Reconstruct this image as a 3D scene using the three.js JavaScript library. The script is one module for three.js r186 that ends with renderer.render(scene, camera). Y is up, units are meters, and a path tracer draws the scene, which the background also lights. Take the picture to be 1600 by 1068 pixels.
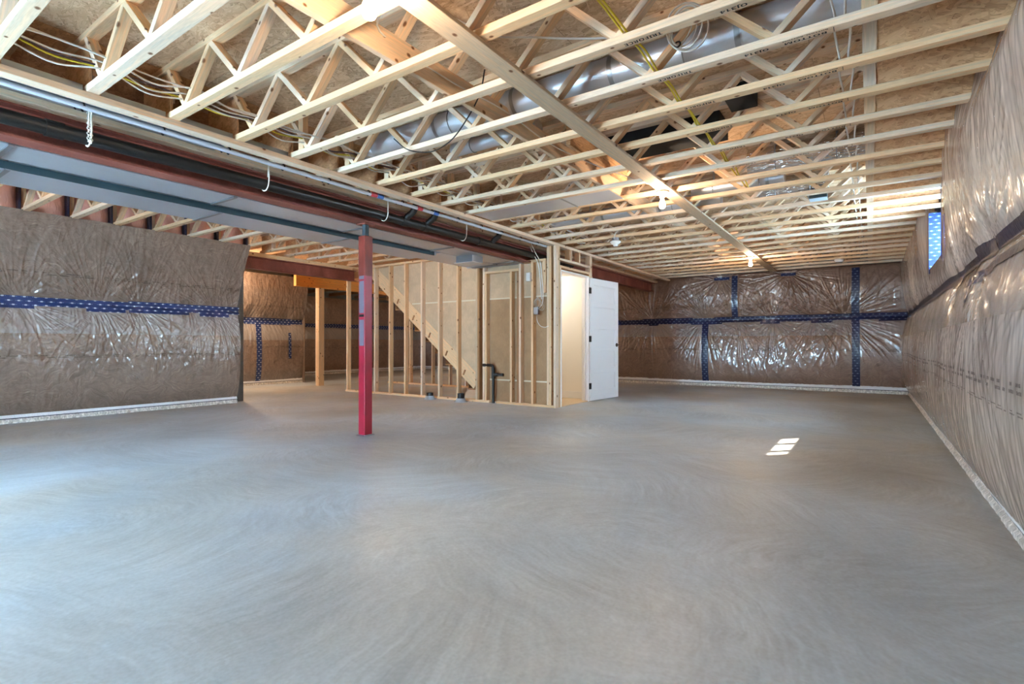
import * as THREE from 'three';
import { mergeGeometries } from 'three/addons/utils/BufferGeometryUtils.js';
import { RoundedBoxGeometry } from 'three/addons/geometries/RoundedBoxGeometry.js';

// ---------------------------------------------------------------- camera, sky, sun, exposure
const scene = new THREE.Scene();
const camera = new THREE.PerspectiveCamera(66.6, 1600 / 1068, 0.03, 300);
camera.position.set(0, 0.95, 0);
camera.rotation.order = 'YXZ';
camera.rotation.set(0.0037, Math.atan2(560, 813), 0);
scene.add(camera);

const renderer = new THREE.WebGLRenderer({ antialias: true });
renderer.shadowMap.enabled = true;
renderer.toneMapping = THREE.LinearToneMapping;
renderer.toneMappingExposure = 0.97;

const SUN_DIR = new THREE.Vector3(1, 1.56, -1.08);        // from the floor patches back to the basement window
scene.background = new THREE.Color().setRGB(0.5, 0.77, 1.0);  // bright hazy sky outside the windows
scene.backgroundIntensity = 80;
const sun = new THREE.DirectionalLight(0xfff3e0, 26);
sun.position.copy(SUN_DIR).multiplyScalar(12).add(new THREE.Vector3(-0.7, 0, -5.4));
sun.target.position.set(-0.7, 0, -5.4);
sun.castShadow = true;
sun.shadow.camera.left = sun.shadow.camera.bottom = -10; sun.shadow.camera.right = sun.shadow.camera.top = 10;
sun.shadow.camera.far = 60; sun.shadow.mapSize.set(4096, 4096);
scene.add(sun, sun.target);

const BULB_COLOR = 0xffe2c0, BULB_POWER = 2.5, CLOSET_POWER = 1.9; // bare bulbs on the ceiling, candela each

// ---------------------------------------------------------------- numbers, noise
function rng(seed) {
  let a = seed >>> 0;
  return () => { a = (a + 0x6d2b79f5) | 0; let t = Math.imul(a ^ (a >>> 15), 1 | a); t = (t + Math.imul(t ^ (t >>> 7), 61 | t)) ^ t; return ((t ^ (t >>> 14)) >>> 0) / 4294967296; };
}
const HT = new Float32Array(65536); { const r = rng(11); for (let i = 0; i < 65536; i++) HT[i] = r(); }
const hash = (x, y, s) => HT[(Math.imul(x, 1619) + Math.imul(y, 31337) + Math.imul(s, 6971) + Math.imul(x ^ (y << 3), 1013)) & 65535];
const mod = (a, n) => ((a % n) + n) % n;
function vn(x, y, px, py, s) {                               // value noise, periodic in px by py cells when those are given
  const xi = Math.floor(x), yi = Math.floor(y), fx = x - xi, fy = y - yi;
  const u = fx * fx * (3 - 2 * fx), v = fy * fy * (3 - 2 * fy);
  const x0 = px ? mod(xi, px) : xi, x1 = px ? mod(xi + 1, px) : xi + 1, y0 = py ? mod(yi, py) : yi, y1 = py ? mod(yi + 1, py) : yi + 1;
  const a = hash(x0, y0, s), b = hash(x1, y0, s), c = hash(x0, y1, s), d = hash(x1, y1, s);
  return a + (b - a) * u + (c - a) * v + (a - b - c + d) * u * v;
}
function fbm(x, y, px, py, s, n = 4) {
  let t = 0, a = 0.5, w = 0;
  for (let i = 0; i < n; i++) { t += a * vn(x, y, px, py, s + i); w += a; x *= 2; y *= 2; px *= 2; py *= 2; a *= 0.5; }
  return t / w;
}
const ridge = (v) => 1 - Math.abs(2 * v - 1);
const lerp = (a, b, t) => a + (b - a) * t, clamp = (x, a = 0, b = 1) => Math.min(b, Math.max(a, x));
const sstep = (a, b, x) => { const t = clamp((x - a) / (b - a)); return t * t * (3 - 2 * t); };

function makeTex(w, h, fn, srgb = true) {                    // fn(x, y) in 0..1 returns [r, g, b] in 0..1 (or [g] grey)
  const d = new Uint8Array(w * h * 4);
  for (let j = 0; j < h; j++) for (let i = 0; i < w; i++) {
    const c = fn((i + 0.5) / w, (j + 0.5) / h), k = (j * w + i) * 4;
    d[k] = clamp(c[0]) * 255; d[k + 1] = clamp(c.length > 1 ? c[1] : c[0]) * 255; d[k + 2] = clamp(c.length > 1 ? c[2] : c[0]) * 255; d[k + 3] = 255;
  }
  const t = new THREE.DataTexture(d, w, h, THREE.RGBAFormat);
  t.wrapS = t.wrapT = THREE.RepeatWrapping; t.magFilter = THREE.LinearFilter; t.minFilter = THREE.LinearMipmapLinearFilter; t.generateMipmaps = true;
  if (srgb) t.colorSpace = THREE.SRGBColorSpace;
  t.needsUpdate = true;
  return t;
}
const rgb8 = (r, g, b, k = 1) => [r / 255 * k, g / 255 * k, b / 255 * k];
const mix3 = (a, b, t) => [lerp(a[0], b[0], t), lerp(a[1], b[1], t), lerp(a[2], b[2], t)];

// ---------------------------------------------------------------- materials
const std = (o) => new THREE.MeshStandardMaterial(o), phys = (o) => new THREE.MeshPhysicalMaterial(o);

// trowelled concrete: swirling arcs of many float passes, 12 m a tile
const CT = 12;
function concreteValue(x, y) {                               // x, y in 0..1 of the tile
  const X = x * CT, Y = y * CT, cell = 1.5, n = CT / cell;
  const gx = X / cell - 0.5, gy = Y / cell - 0.5, ix = Math.floor(gx), iy = Math.floor(gy);
  const wob = fbm(x * 24, y * 24, 24, 24, 90, 3);
  let sum = 0, ws = 0;
  for (let a = 0; a < 2; a++) for (let b = 0; b < 2; b++) {
    const cx = mod(ix + a, n), cy = mod(iy + b, n);
    const wx = Math.abs(gx - (ix + a)), wy = Math.abs(gy - (iy + b)), w = Math.max(0, 1 - wx) * Math.max(0, 1 - wy);
    const ox = (hash(cx, cy, 201) - 0.5) * 6, oy = (hash(cx, cy, 202) - 0.5) * 6;
    const dx = X - (ix + a) * cell - ox, dy = Y - (iy + b) * cell - oy, r = Math.hypot(dx, dy) + wob * 0.22, th = Math.atan2(dy, dx);
    const k = fbm(r * 9, th * 3.2, 0, 0, 210 + cx * 7 + cy * 13, 4) * 0.45 + fbm(r * 34, th * 9, 0, 0, 310 + cx * 5 + cy * 3, 3) * 0.55;
    sum += w * k; ws += w;
  }
  return sum / ws;
}
const concreteTex = makeTex(2048, 2048, (x, y) => {
  const k = concreteValue(x, y), big = fbm(x * 5, y * 5, 5, 5, 40, 4), warm = fbm(x * 7 + 3, y * 7, 7, 7, 50, 3), fine = vn(x * 700, y * 700, 700, 700, 60);
  const v = 1 + (k - 0.5) * 0.3 + (big - 0.5) * 0.34 + (fine - 0.5) * 0.06;
  return mix3(rgb8(184, 197, 207), rgb8(195, 196, 193), clamp((warm - 0.35) * 2.2)).map((c) => c * v);
});
const concreteBump = makeTex(2048, 2048, (x, y) => [clamp(0.5 + (concreteValue(x, y) - 0.5) * 1.2 + (vn(x * 900, y * 900, 900, 900, 61) - 0.5) * 0.15)], false);
const M = {};
concreteTex.repeat.set(2, 2); concreteBump.repeat.set(3, 3);  // 6 m and 4 m a tile
M.concrete = std({ map: concreteTex, bumpMap: concreteBump, bumpScale: 0.0011, roughness: 0.4, color: 0xffffff });
M.foundation = std({ map: concreteTex, color: 0x9a9895, roughness: 0.9 });

// spruce framing lumber: grain along u, 2.4 m by 0.4 m a tile
const lumberTex = makeTex(1024, 256, (x, y) => {
  const warp = fbm(x * 4, y * 3, 4, 3, 70, 3) - 0.5, g = fbm(x * 6 + warp, y * 40 + warp * 6, 0, 40, 72, 3), fine = vn(x * 60, y * 160, 60, 160, 75);
  let v = 1 + (g - 0.5) * 0.26 + (fine - 0.5) * 0.08, c = mix3(rgb8(236, 216, 192), rgb8(222, 190, 158), clamp(g * 1.4 - 0.25));
  for (let k = 0; k < 16; k++) {                             // knots
    const kx = hash(k, 1, 77), ky = hash(k, 2, 77), dx = Math.min(Math.abs(x - kx), 1 - Math.abs(x - kx)) * 2.4, dy = Math.min(Math.abs(y - ky), 1 - Math.abs(y - ky)) * 0.4;
    const r = Math.hypot(dx * 0.7, dy), R = 0.006 + 0.008 * hash(k, 3, 77);
    if (r < R * 2.4) c = mix3(c, rgb8(104, 62, 32), 0.9 * (1 - sstep(R * 0.5, R * 1.6, r)));
  }
  return c.map((q) => q * v);
});
const lumberBump = makeTex(512, 128, (x, y) => [fbm(x * 4, y * 40, 4, 40, 79, 3)], false);
const lumber = (color, rough = 0.72) => std({ map: lumberTex, bumpMap: lumberBump, bumpScale: 0.0006, color, roughness: rough });
M.lumber = [lumber(0xffffff), lumber(0xfff0da), lumber(0xf3e6d0), lumber(0xf7f2ea)];
M.lumberGrey = lumber(0xd8d4cc);
M.lumberWarmLit = lumber(0xffc46a, 0.6);  // golden tint stands in for warm bulb light on the laminated beam
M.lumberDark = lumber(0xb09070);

// oriented strand board: layered flat strands, 1.22 m a tile
const osbTex = makeTex(1024, 1024, (() => {
  const N = 1024, v = new Float32Array(N * N).fill(0.55), r = rng(5), h = new Float32Array(N * N);
  for (let k = 0; k < 5200; k++) {
    const cx = r() * N, cy = r() * N, a = (r() - 0.5) * 1.3 + (r() < 0.16 ? 1.5 : 0), L = 18 + r() * 50, W = 2.5 + r() * 8, tone = 0.36 + r() * 0.42, ca = Math.cos(a), sa = Math.sin(a), R = Math.ceil(L);
    for (let dy = -R; dy <= R; dy++) for (let dx = -R; dx <= R; dx++) {
      const p = dx * ca + dy * sa, q = -dx * sa + dy * ca, e = W * (1 + 0.22 * Math.sin(p * 0.13 + k));
      if (Math.abs(p) > L || Math.abs(q) > e) continue;
      const x = mod(Math.round(cx + dx), N), y = mod(Math.round(cy + dy), N);
      const edge = Math.min((L - Math.abs(p)) / 3, (e - Math.abs(q)) / 1.6);
      v[y * N + x] = tone + (vn(p * 0.05, q * 0.9, 0, 0, k & 255) - 0.5) * 0.22 - (edge < 0.7 && (k % 3 === 0) ? 0.2 : 0);
      h[y * N + x] = tone;
    }
  }
  return (x, y) => {
    const k = v[Math.min(N - 1, Math.floor(y * N)) * N + Math.min(N - 1, Math.floor(x * N))];
    return k < 0.4 ? mix3(rgb8(118, 84, 58), rgb8(204, 168, 132), clamp((k - 0.1) / 0.3)) : mix3(rgb8(204, 168, 132), rgb8(236, 208, 174), clamp((k - 0.4) / 0.5));
  };
})());
M.osb = std({ map: osbTex, color: 0xffffff, roughness: 0.8 });
M.osbWarm = std({ map: osbTex, color: 0xffe8d0, roughness: 0.8 });

// glass fibre seen through poly sheet, 2 m a tile
const fibreTex = makeTex(1024, 1024, (x, y) => {
  const n = 7, wq = fbm(x * 12, y * 12, 12, 12, 100, 3) - 0.5, gx = x * n + wq * 0.9, gy = y * n + (fbm(x * 12, y * 12, 12, 12, 105, 3) - 0.5) * 0.9, ix = Math.floor(gx), iy = Math.floor(gy);
  let sum = 0, ws = 0;
  for (let a = 0; a < 2; a++) for (let b = 0; b < 2; b++) {
    const cx = mod(ix + a, n), cy = mod(iy + b, n), w = Math.pow(Math.max(0, 1 - Math.abs(gx - ix - a)) * Math.max(0, 1 - Math.abs(gy - iy - b)), 1.4), th = (hash(cx, cy, 111) - 0.3) * 2.2, c = Math.cos(th), q = Math.sin(th);
    const px = gx - ix - a, py = gy - iy - b, X = px * c + py * q + cx * 5, Y = -px * q + py * c + cy * 9 + 0.3 * px * px;
    sum += w * (fbm(X * 2.2, Y * 11, 0, 0, 113, 4) * 0.45 + fbm(X * 5, Y * 34, 0, 0, 123, 3) * 0.55); ws += w;
  }
  const k = sum / ws, big = fbm(x * 5, y * 5, 5, 5, 128, 4), fine = vn(x * 260, y * 260, 260, 260, 129);
  let col = mix3(rgb8(110, 92, 82), rgb8(156, 138, 126), clamp((k - 0.27) * 2.0));
  col = mix3(col, rgb8(182, 166, 154), clamp((k - 0.62) * 2.4));
  return col.map((v) => v * (0.82 + 0.32 * big + 0.06 * fine));
});
// the same with upright sheet streaks, lightened to stand in for grazing light, 2 m a tile
const streakTex = makeTex(1024, 1024, (x, y) => {
  const w = fbm(x * 6, y * 3, 6, 3, 130, 3) - 0.5, a = fbm((x + w * 0.06) * 60, y * 4, 60, 4, 132, 4), b = fbm(x * 6, y * 6, 6, 6, 136, 4), c = vn((x + w * 0.03) * 260, y * 10, 260, 10, 139);
  return mix3(rgb8(196, 184, 174), rgb8(222, 212, 203), clamp((a - 0.28) * 1.8)).map((q) => q * (0.82 + 0.24 * b + 0.16 * c));
});
const polyBump = makeTex(1024, 1024, (x, y) => {
  const w = fbm(x * 6, y * 5, 6, 5, 150, 3) - 0.5;
  return [clamp(0.25 + 0.45 * ridge(fbm((x + w * 0.12) * 26, y * 7, 26, 7, 152, 3)) + 0.3 * fbm(x * 40, y * 26, 40, 26, 156, 3))];
}, false);
const poly = (map, color, o = {}) => phys({ map, color, roughness: 0.3, ior: 1.75, clearcoat: 1, clearcoatRoughness: 0.06, bumpMap: polyBump, bumpScale: 0.014, ...o });
M.blanketBrown = poly(fibreTex, 0xf0f0ec);
M.blanketFar = poly(fibreTex, 0xffeee0, { bumpScale: 0.005 });
M.blanketRightLit = poly(streakTex, 0xffffff, { bumpScale: 0.003 });  // pale tone carries the grazing light on this wall
M.flap = phys({ color: 0xd2cfce, roughness: 0.35, clearcoat: 1, clearcoatRoughness: 0.18, bumpMap: polyBump, bumpScale: 0.01, transparent: true, opacity: 0.42 });
M.pink = std({ map: fibreTex, color: 0xffa88e, roughness: 0.75 });

// blue sheathing tape with rows of white oval marks, 0.24 m a tile
const tapeTex = makeTex(384, 384, (x, y) => {
  let c = rgb8(20, 48, 102);
  for (let i = 0; i < 3; i++) for (let j = 0; j < 6; j++) {
    const cx = ((i + 0.5 + (j % 2) * 0.5 + 0.3 * (hash(i, j, 250) - 0.5)) / 3) % 1, cy = (j + 0.5) / 6, dx = Math.min(Math.abs(x - cx), 1 - Math.abs(x - cx)) * 0.3, dy = Math.abs(y - cy) * 0.3, r = Math.hypot(dx / 0.016, dy / 0.009);
    if (r < 1) c = mix3(c, rgb8(222, 228, 236), (r > 0.62 && r < 0.8 ? 0.35 : 1) * 0.95);
    else if (dy < 0.003 && dx > 0.022 && dx < 0.032) c = rgb8(110, 134, 172);
  }
  return c;
});
M.tape = phys({ map: tapeTex, color: 0xffffff, roughness: 0.4, clearcoat: 0.7, clearcoatRoughness: 0.15, bumpMap: polyBump, bumpScale: 0.004 });
M.tapeBright = phys({ map: tapeTex, color: 0x9ecbff, roughness: 0.4 });
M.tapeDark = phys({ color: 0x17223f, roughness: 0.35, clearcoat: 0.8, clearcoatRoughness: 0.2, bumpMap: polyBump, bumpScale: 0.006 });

const metalRough = makeTex(512, 512, (x, y) => [0.3 + 0.12 * fbm(x * 4, y * 4, 4, 4, 170, 3)], false);
M.galv = std({ color: 0xdde2ea, metalness: 0.7, roughness: 1.1, roughnessMap: metalRough });
M.galvDull = std({ color: 0xaab0b8, metalness: 0.9, roughness: 1, roughnessMap: metalRough });
M.galvDark = std({ color: 0x3c4a50, metalness: 0.6, roughness: 0.5 });
const foilBump = makeTex(512, 512, (x, y) => [ridge(fbm(x * 70, y * 16, 70, 16, 175, 2))], false);
M.foil = std({ color: 0xe6e8ea, metalness: 1, roughness: 0.22, bumpMap: foilBump, bumpScale: 0.012 });
M.black = std({ color: 0x0c0c0c, roughness: 0.9 });
const absRough = makeTex(256, 256, (x, y) => [0.35 + 0.35 * fbm(x * 20, y * 6, 20, 6, 180, 3)], false);
M.abs = std({ color: 0x0c0d0e, roughness: 0.8, roughnessMap: absRough });
const rustTex = makeTex(512, 512, (x, y) => {
  const a = fbm(x * 10, y * 4, 10, 4, 190, 5), b = vn(x * 180, y * 180, 180, 180, 195);
  return mix3(rgb8(118, 58, 46), rgb8(150, 84, 70), clamp((a - 0.3) * 2)).map((q) => q * (0.92 + 0.14 * b));
});
M.primer = std({ map: rustTex, color: 0xffffff, roughness: 0.55 });
M.redPaint = std({ color: 0xa01830, roughness: 0.38, map: makeTex(256, 256, (x, y) => { const s = vn(x * 90, y * 90, 90, 90, 197) > 0.965 ? 1.6 : 1, v = (0.84 + 0.2 * fbm(x * 6, y * 6, 6, 6, 196, 3)) * s; return [v, v, v]; }) });
M.redTopLit = std({ map: rustTex, color: 0xe8a090, roughness: 0.5 });
M.white = std({ color: 0xf0eeea, roughness: 0.5 });
M.doorWhite = std({ color: 0xf8f9fb, roughness: 0.42 });
M.wallWhite = std({ color: 0xf3eee4, roughness: 0.9 });
M.porcelain = phys({ color: 0xf6f2ea, roughness: 0.25 });
M.cableWhite = std({ color: 0xe6e2da, roughness: 0.5 });
M.cableYellow = std({ color: 0xe2cc3c, roughness: 0.5 });
M.cableDark = std({ color: 0x4a3a44, roughness: 0.5 });
M.cableBlack = std({ color: 0x121212, roughness: 0.5 });
M.pipeBlue = std({ color: 0xc4ccd8, roughness: 0.35 });
M.pipeGrey = std({ color: 0x9aa2ac, roughness: 0.4 });
M.plasticRed = std({ color: 0xb03038, roughness: 0.4 });
M.plasticBlue = std({ color: 0x3a6ab8, roughness: 0.4 });
M.hinge = std({ color: 0x26241f, metalness: 0.7, roughness: 0.45 });
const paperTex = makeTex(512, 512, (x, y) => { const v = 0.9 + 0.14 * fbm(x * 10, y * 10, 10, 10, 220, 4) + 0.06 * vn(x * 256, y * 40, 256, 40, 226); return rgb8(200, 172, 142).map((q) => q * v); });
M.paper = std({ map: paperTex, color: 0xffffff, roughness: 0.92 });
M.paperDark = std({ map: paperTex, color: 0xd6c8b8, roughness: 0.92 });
M.joint = std({ color: 0xd8ccb4, roughness: 0.9 });
M.foamWhite = std({ color: 0xe9ecef, roughness: 0.75, bumpMap: polyBump, bumpScale: 0.01 });
const crustTex = makeTex(512, 256, (x, y) => { const v = 0.72 + 0.5 * fbm(x * 40, y * 20, 40, 20, 230, 3); return rgb8(226, 222, 216).map((q) => q * v); });
M.crust = std({ map: crustTex, roughness: 0.95, bumpMap: polyBump, bumpScale: 0.03 });
M.glass = phys({ color: 0xffffff, roughness: 0.02, transmission: 1, thickness: 0 });
M.tan = std({ color: 0xd9bd98, roughness: 0.5 });
M.rope = std({ color: 0xe8e2d6, roughness: 0.9 });

// ---------------------------------------------------------------- object helpers
const used = new Map();
function numbered(name) { const n = used.get(name) ?? 0; used.set(name, n + 1); return n ? name + '_' + String(n).padStart(3, '0') : name; }
function part(name, geo, mat, parent) {
  const m = new THREE.Mesh(geo, mat); m.name = parent ? name : numbered(name); m.castShadow = m.receiveShadow = true;
  (parent ?? scene).add(m); return m;
}
function tag(o, label, category, group) { o.userData.label = label; o.userData.category = category; if (group) o.userData.group = group; return o; }
function thing(name, label, category, pos = [0, 0, 0], group) {
  const g = new THREE.Group(); g.name = numbered(name); g.position.set(...pos); scene.add(g); return tag(g, label, category, group);
}
function struct(name, geo, mat, parent) { const m = part(name, geo, mat, parent); if (!parent) m.userData.kind = 'structure'; return m; }
function structGroup(name, pos = [0, 0, 0]) { const g = new THREE.Group(); g.name = name; g.position.set(...pos); g.userData.kind = 'structure'; scene.add(g); return g; }

const plankCache = new Map();
function plank(L, a, b, variant = 0, c = 0.0025) {           // lumber along x, a high (y), b deep (z), arrises eased; uv in lumber tiles
  const key = [L.toFixed(3), a, b, variant, c].join(); if (plankCache.has(key)) return plankCache.get(key);
  const A = a / 2, B = b / 2, pts = [[-A + c, -B], [-A, -B + c], [-A, B - c], [-A + c, B], [A - c, B], [A, B - c], [A, -B + c], [A - c, -B]].reverse();
  const pos = [], nor = [], uv = [], idx = [], off = variant * 0.377, offv = variant * 0.23;
  let per = 0;
  for (let i = 0; i < 8; i++) {
    const p = pts[i], q = pts[(i + 1) % 8], len = Math.hypot(q[0] - p[0], q[1] - p[1]), ny = (q[1] - p[1]) / len, nz = -(q[0] - p[0]) / len, k = pos.length / 3;
    const s = ny * (p[0] + q[0]) + nz * (p[1] + q[1]) > 0 ? 1 : -1;
    for (const [x, w, e] of [[-L / 2, p, 0], [L / 2, p, 0], [L / 2, q, 1], [-L / 2, q, 1]]) { pos.push(x, w[0], w[1]); nor.push(0, s * ny, s * nz); uv.push((x + L / 2) / 2.4 + off, (per + e * len) / 0.4 + offv); }
    s > 0 ? idx.push(k, k + 2, k + 1, k, k + 3, k + 2) : idx.push(k, k + 1, k + 2, k, k + 2, k + 3);
    per += len;
  }
  for (const s of [-1, 1]) {
    const k = pos.length / 3;
    for (const p of pts) { pos.push(s * L / 2, p[0], p[1]); nor.push(s, 0, 0); uv.push(p[1] * 0.3 + off, p[0] / 0.4 + offv); }
    for (let i = 1; i < 7; i++) s > 0 ? idx.push(k, k + i + 1, k + i) : idx.push(k, k + i, k + i + 1);
  }
  const g = new THREE.BufferGeometry();
  g.setAttribute('position', new THREE.Float32BufferAttribute(pos, 3)); g.setAttribute('normal', new THREE.Float32BufferAttribute(nor, 3)); g.setAttribute('uv', new THREE.Float32BufferAttribute(uv, 2)); g.setIndex(idx);
  // make every triangle face outwards
  const P = g.attributes.position, N = g.attributes.normal, I = g.index, va = new THREE.Vector3(), vb = new THREE.Vector3(), vc = new THREE.Vector3(), vm = new THREE.Vector3();
  for (let t = 0; t < I.count; t += 3) {
    va.fromBufferAttribute(P, I.getX(t)); vb.fromBufferAttribute(P, I.getX(t + 1)); vc.fromBufferAttribute(P, I.getX(t + 2)); vm.fromBufferAttribute(N, I.getX(t));
    if (vb.sub(va).cross(vc.sub(va)).dot(vm) < 0) { const q = I.getX(t + 1); I.setX(t + 1, I.getX(t + 2)); I.setX(t + 2, q); }
  }
  plankCache.set(key, g); return g;
}
const upright = (m) => { m.rotation.z = Math.PI / 2; return m; };
const along = (m) => { m.rotation.y = Math.PI / 2; return m; };
function scaleUV(g, su_, sv) { const u = g.attributes.uv; for (let i = 0; i < u.count; i++) u.setXY(i, u.getX(i) * su_, u.getY(i) * sv); return g; }
function boxUV(g, size) {                                    // uv in metres over the longest two axes of every face, divided by size
  g = g.index ? g.toNonIndexed() : g; const p = g.attributes.position, n = g.attributes.normal, uv = new Float32Array(p.count * 2);
  for (let i = 0; i < p.count; i++) {
    const ax = Math.abs(n.getX(i)), ay = Math.abs(n.getY(i)), az = Math.abs(n.getZ(i)), x = p.getX(i), y = p.getY(i), z = p.getZ(i);
    const [u, v] = ax >= ay && ax >= az ? [z, y] : ay >= az ? [x, z] : [x, y]; uv[i * 2] = u / size; uv[i * 2 + 1] = v / size;
  }
  g.setAttribute('uv', new THREE.BufferAttribute(uv, 2)); return g;
}
function slab(x0, x1, y0, y1, z0, z1, size = 2, r = 0) {     // a box between two corners, uv in world metres / size
  const g = r ? new RoundedBoxGeometry(x1 - x0, y1 - y0, z1 - z0, 1, r) : new THREE.BoxGeometry(x1 - x0, y1 - y0, z1 - z0);
  g.translate((x0 + x1) / 2, (y0 + y1) / 2, (z0 + z1) / 2); return boxUV(g, size);
}
const V = (x, y, z) => new THREE.Vector3(x, y, z);
function tube(pts, r, seg = 40, rad = 6) { return new THREE.TubeGeometry(new THREE.CatmullRomCurve3(pts.map((p) => V(...p)), false, 'centripetal'), seg, r, rad); }
function cyl(r0, r1, h, seg = 20, open = false) { return new THREE.CylinderGeometry(r0, r1, h, seg, 1, open); }
function extrude(shape, depth, bevel = 0, extra = {}) { return new THREE.ExtrudeGeometry(shape, { depth, bevelEnabled: bevel > 0, bevelThickness: bevel, bevelSize: bevel, bevelSegments: 1, curveSegments: 10, ...extra }); }
function polygon(pts) { const s = new THREE.Shape(); pts.forEach(([x, y], i) => i ? s.lineTo(x, y) : s.moveTo(x, y)); s.closePath(); return s; }
const ORD = ['', 'first', 'second', 'third', 'fourth', 'fifth', 'sixth', 'seventh', 'eighth', 'ninth', 'tenth', 'eleventh', 'twelfth', 'thirteenth', 'fourteenth', 'fifteenth', 'sixteenth', 'seventeenth', 'eighteenth', 'nineteenth', 'twentieth', 'twenty-first', 'twenty-second', 'twenty-third', 'twenty-fourth', 'twenty-fifth', 'twenty-sixth', 'twenty-seventh', 'twenty-eighth', 'twenty-ninth', 'thirtieth'];

// ---------------------------------------------------------------- the shell: floor, walls, subfloor
const SUB = 2.82, JB = 2.45;                                 // underside of the subfloor, underside of the trusses
struct('floor', slab(-14.3, 0.95, -0.15, 0, -14.7, 2.5, CT), M.concrete);
struct('wall_far', slab(-6.6, 0.95, 0, SUB, -12.6, -12.35), M.foundation);
struct('wall_left', slab(-8.85, -8.6, 0, SUB, -4.43, 2.5), M.foundation);
struct('wall_left_return', slab(-11.8, -8.6, 0, SUB, -4.6, -4.43), M.foundation);
struct('wall_left_alcove', slab(-12.05, -11.8, 0, SUB, -7.7, -4.43), M.foundation);
struct('wall_left_alcove_end', slab(-14.3, -11.8, 0, SUB, -7.7, -7.5), M.foundation);
struct('wall_left_rear', slab(-14.5, -14.25, 0, SUB, -14.7, -7.5), M.foundation);
struct('wall_rear', slab(-14.3, -6.4, 0, SUB, -14.9, -14.65), M.foundation);
struct('wall_rear_return', slab(-6.6, -6.4, 0, SUB, -14.7, -12.4), M.foundation);
{ // right wall with the opening of the basement window
  const W = [-7.5, -6.28, 1.8, 2.42];
  struct('wall_right', mergeGeometries([slab(0.7, 0.82, 0, SUB, -12.6, W[0]), slab(0.7, 0.82, 0, SUB, W[1], 2.5), slab(0.7, 0.82, 0, W[2], W[0], W[1]), slab(0.7, 0.82, W[3], SUB, W[0], W[1])]), M.foundation);
  const w = structGroup('window_1', [0.765, 0, 0]);
  part('window_frame', mergeGeometries([slab(-0.03, 0.03, W[2], W[2] + 0.045, W[0], W[1]), slab(-0.03, 0.03, W[3] - 0.03, W[3], W[0], W[1]), slab(-0.03, 0.03, W[2], W[3], W[0], W[0] + 0.04), slab(-0.03, 0.03, W[2], W[3], W[1] - 0.04, W[1])]), M.white, w);
  const step = (W[1] - W[0]) / 3;
  for (let k = 1; k < 3; k++) part('mullion', slab(-0.02, 0.02, W[2], W[3], W[0] + k * step - 0.024, W[0] + k * step + 0.024), M.white, w);
  for (let k = 0; k < 3; k++) part('pane', slab(-0.004, 0.004, W[2] + 0.03, W[3] - 0.03, W[0] + k * step + 0.01, W[0] + (k + 1) * step - 0.01), M.glass, w);
  // boxed reveal, wrapped in bright blue tape
  const r = structGroup('window_1_reveal');
  r.name = 'trim_1';
  part('far_jamb', slab(0.545, 0.73, W[2] - 0.06, W[3], W[0] - 0.03, W[0], 0.24), M.tapeBright, r);
  part('near_jamb', slab(0.545, 0.73, W[2] - 0.06, W[3], W[1], W[1] + 0.03, 0.24), M.tapeBright, r);
  part('sill_board', slab(0.56, 0.73, W[2] - 0.03, W[2] - 0.002, W[0], W[1], 0.24), M.tapeBright, r);
}
{ // wall behind the camera; unseen glazed patio door, placed to light the foreground
  const D = [-4.7, -3.0, 2.05];
  struct('wall_back', mergeGeometries([slab(-8.85, D[0], 0, SUB, 2.25, 2.5), slab(D[1], 0.95, 0, SUB, 2.25, 2.5), slab(D[0], D[1], D[2], SUB, 2.25, 2.5)]), M.wallWhite);
  const w = structGroup('unseen_window_2', [0, 0, 2.36]);
  const mid = (D[0] + D[1]) / 2;
  part('window_frame', mergeGeometries([slab(D[0], D[1], 0, 0.06, -0.05, 0.05), slab(D[0], D[1], D[2] - 0.06, D[2], -0.05, 0.05), slab(D[0], D[0] + 0.06, 0, D[2], -0.05, 0.05), slab(D[1] - 0.06, D[1], 0, D[2], -0.05, 0.05), slab(mid - 0.04, mid + 0.04, 0, D[2], -0.04, 0.04)]), M.white, w);
  part('pane', slab(D[0] + 0.05, mid - 0.03, 0.05, D[2] - 0.05, -0.012, -0.004), M.glass, w);
  part('pane', slab(mid + 0.03, D[1] - 0.05, 0.05, D[2] - 0.05, -0.012, -0.004), M.glass, w);
}
{ // subfloor: one deck, with the boards that can be seen as sheets of their own under it
  const c = struct('ceiling', slab(-14.5, 0.95, SUB + 0.018, SUB + 0.12, -14.9, 2.5, 1.22), M.osb);
  const r = rng(31);
  const sheets = [];
  for (let v = 0; v < 4; v++) {
    const g = slab(-0.608, 0.608, 0, 0.0175, -1.217, 1.217, 1.22); const u = g.attributes.uv, ox = r(), oy = r();
    for (let i = 0; i < u.count; i++) u.setXY(i, u.getX(i) + ox, u.getY(i) + oy); sheets.push(g);
  }
  for (let ix = 0; ix < 11; ix++) {
    const x = 0.3 - ix * 1.2195, stag = (ix % 2) * 1.22;
    for (let iz = 0; iz < 7; iz++) {
      const z = 0.6 + stag - iz * 2.4385; if (z < -13 || (ix > 6 && z > -3)) continue;
      const m = part('subfloor_sheet', sheets[(ix * 3 + iz) % 4], ix > 3 ? M.osbWarm : M.osb, c); m.position.set(x, SUB, z);
    }
  }
}

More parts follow.
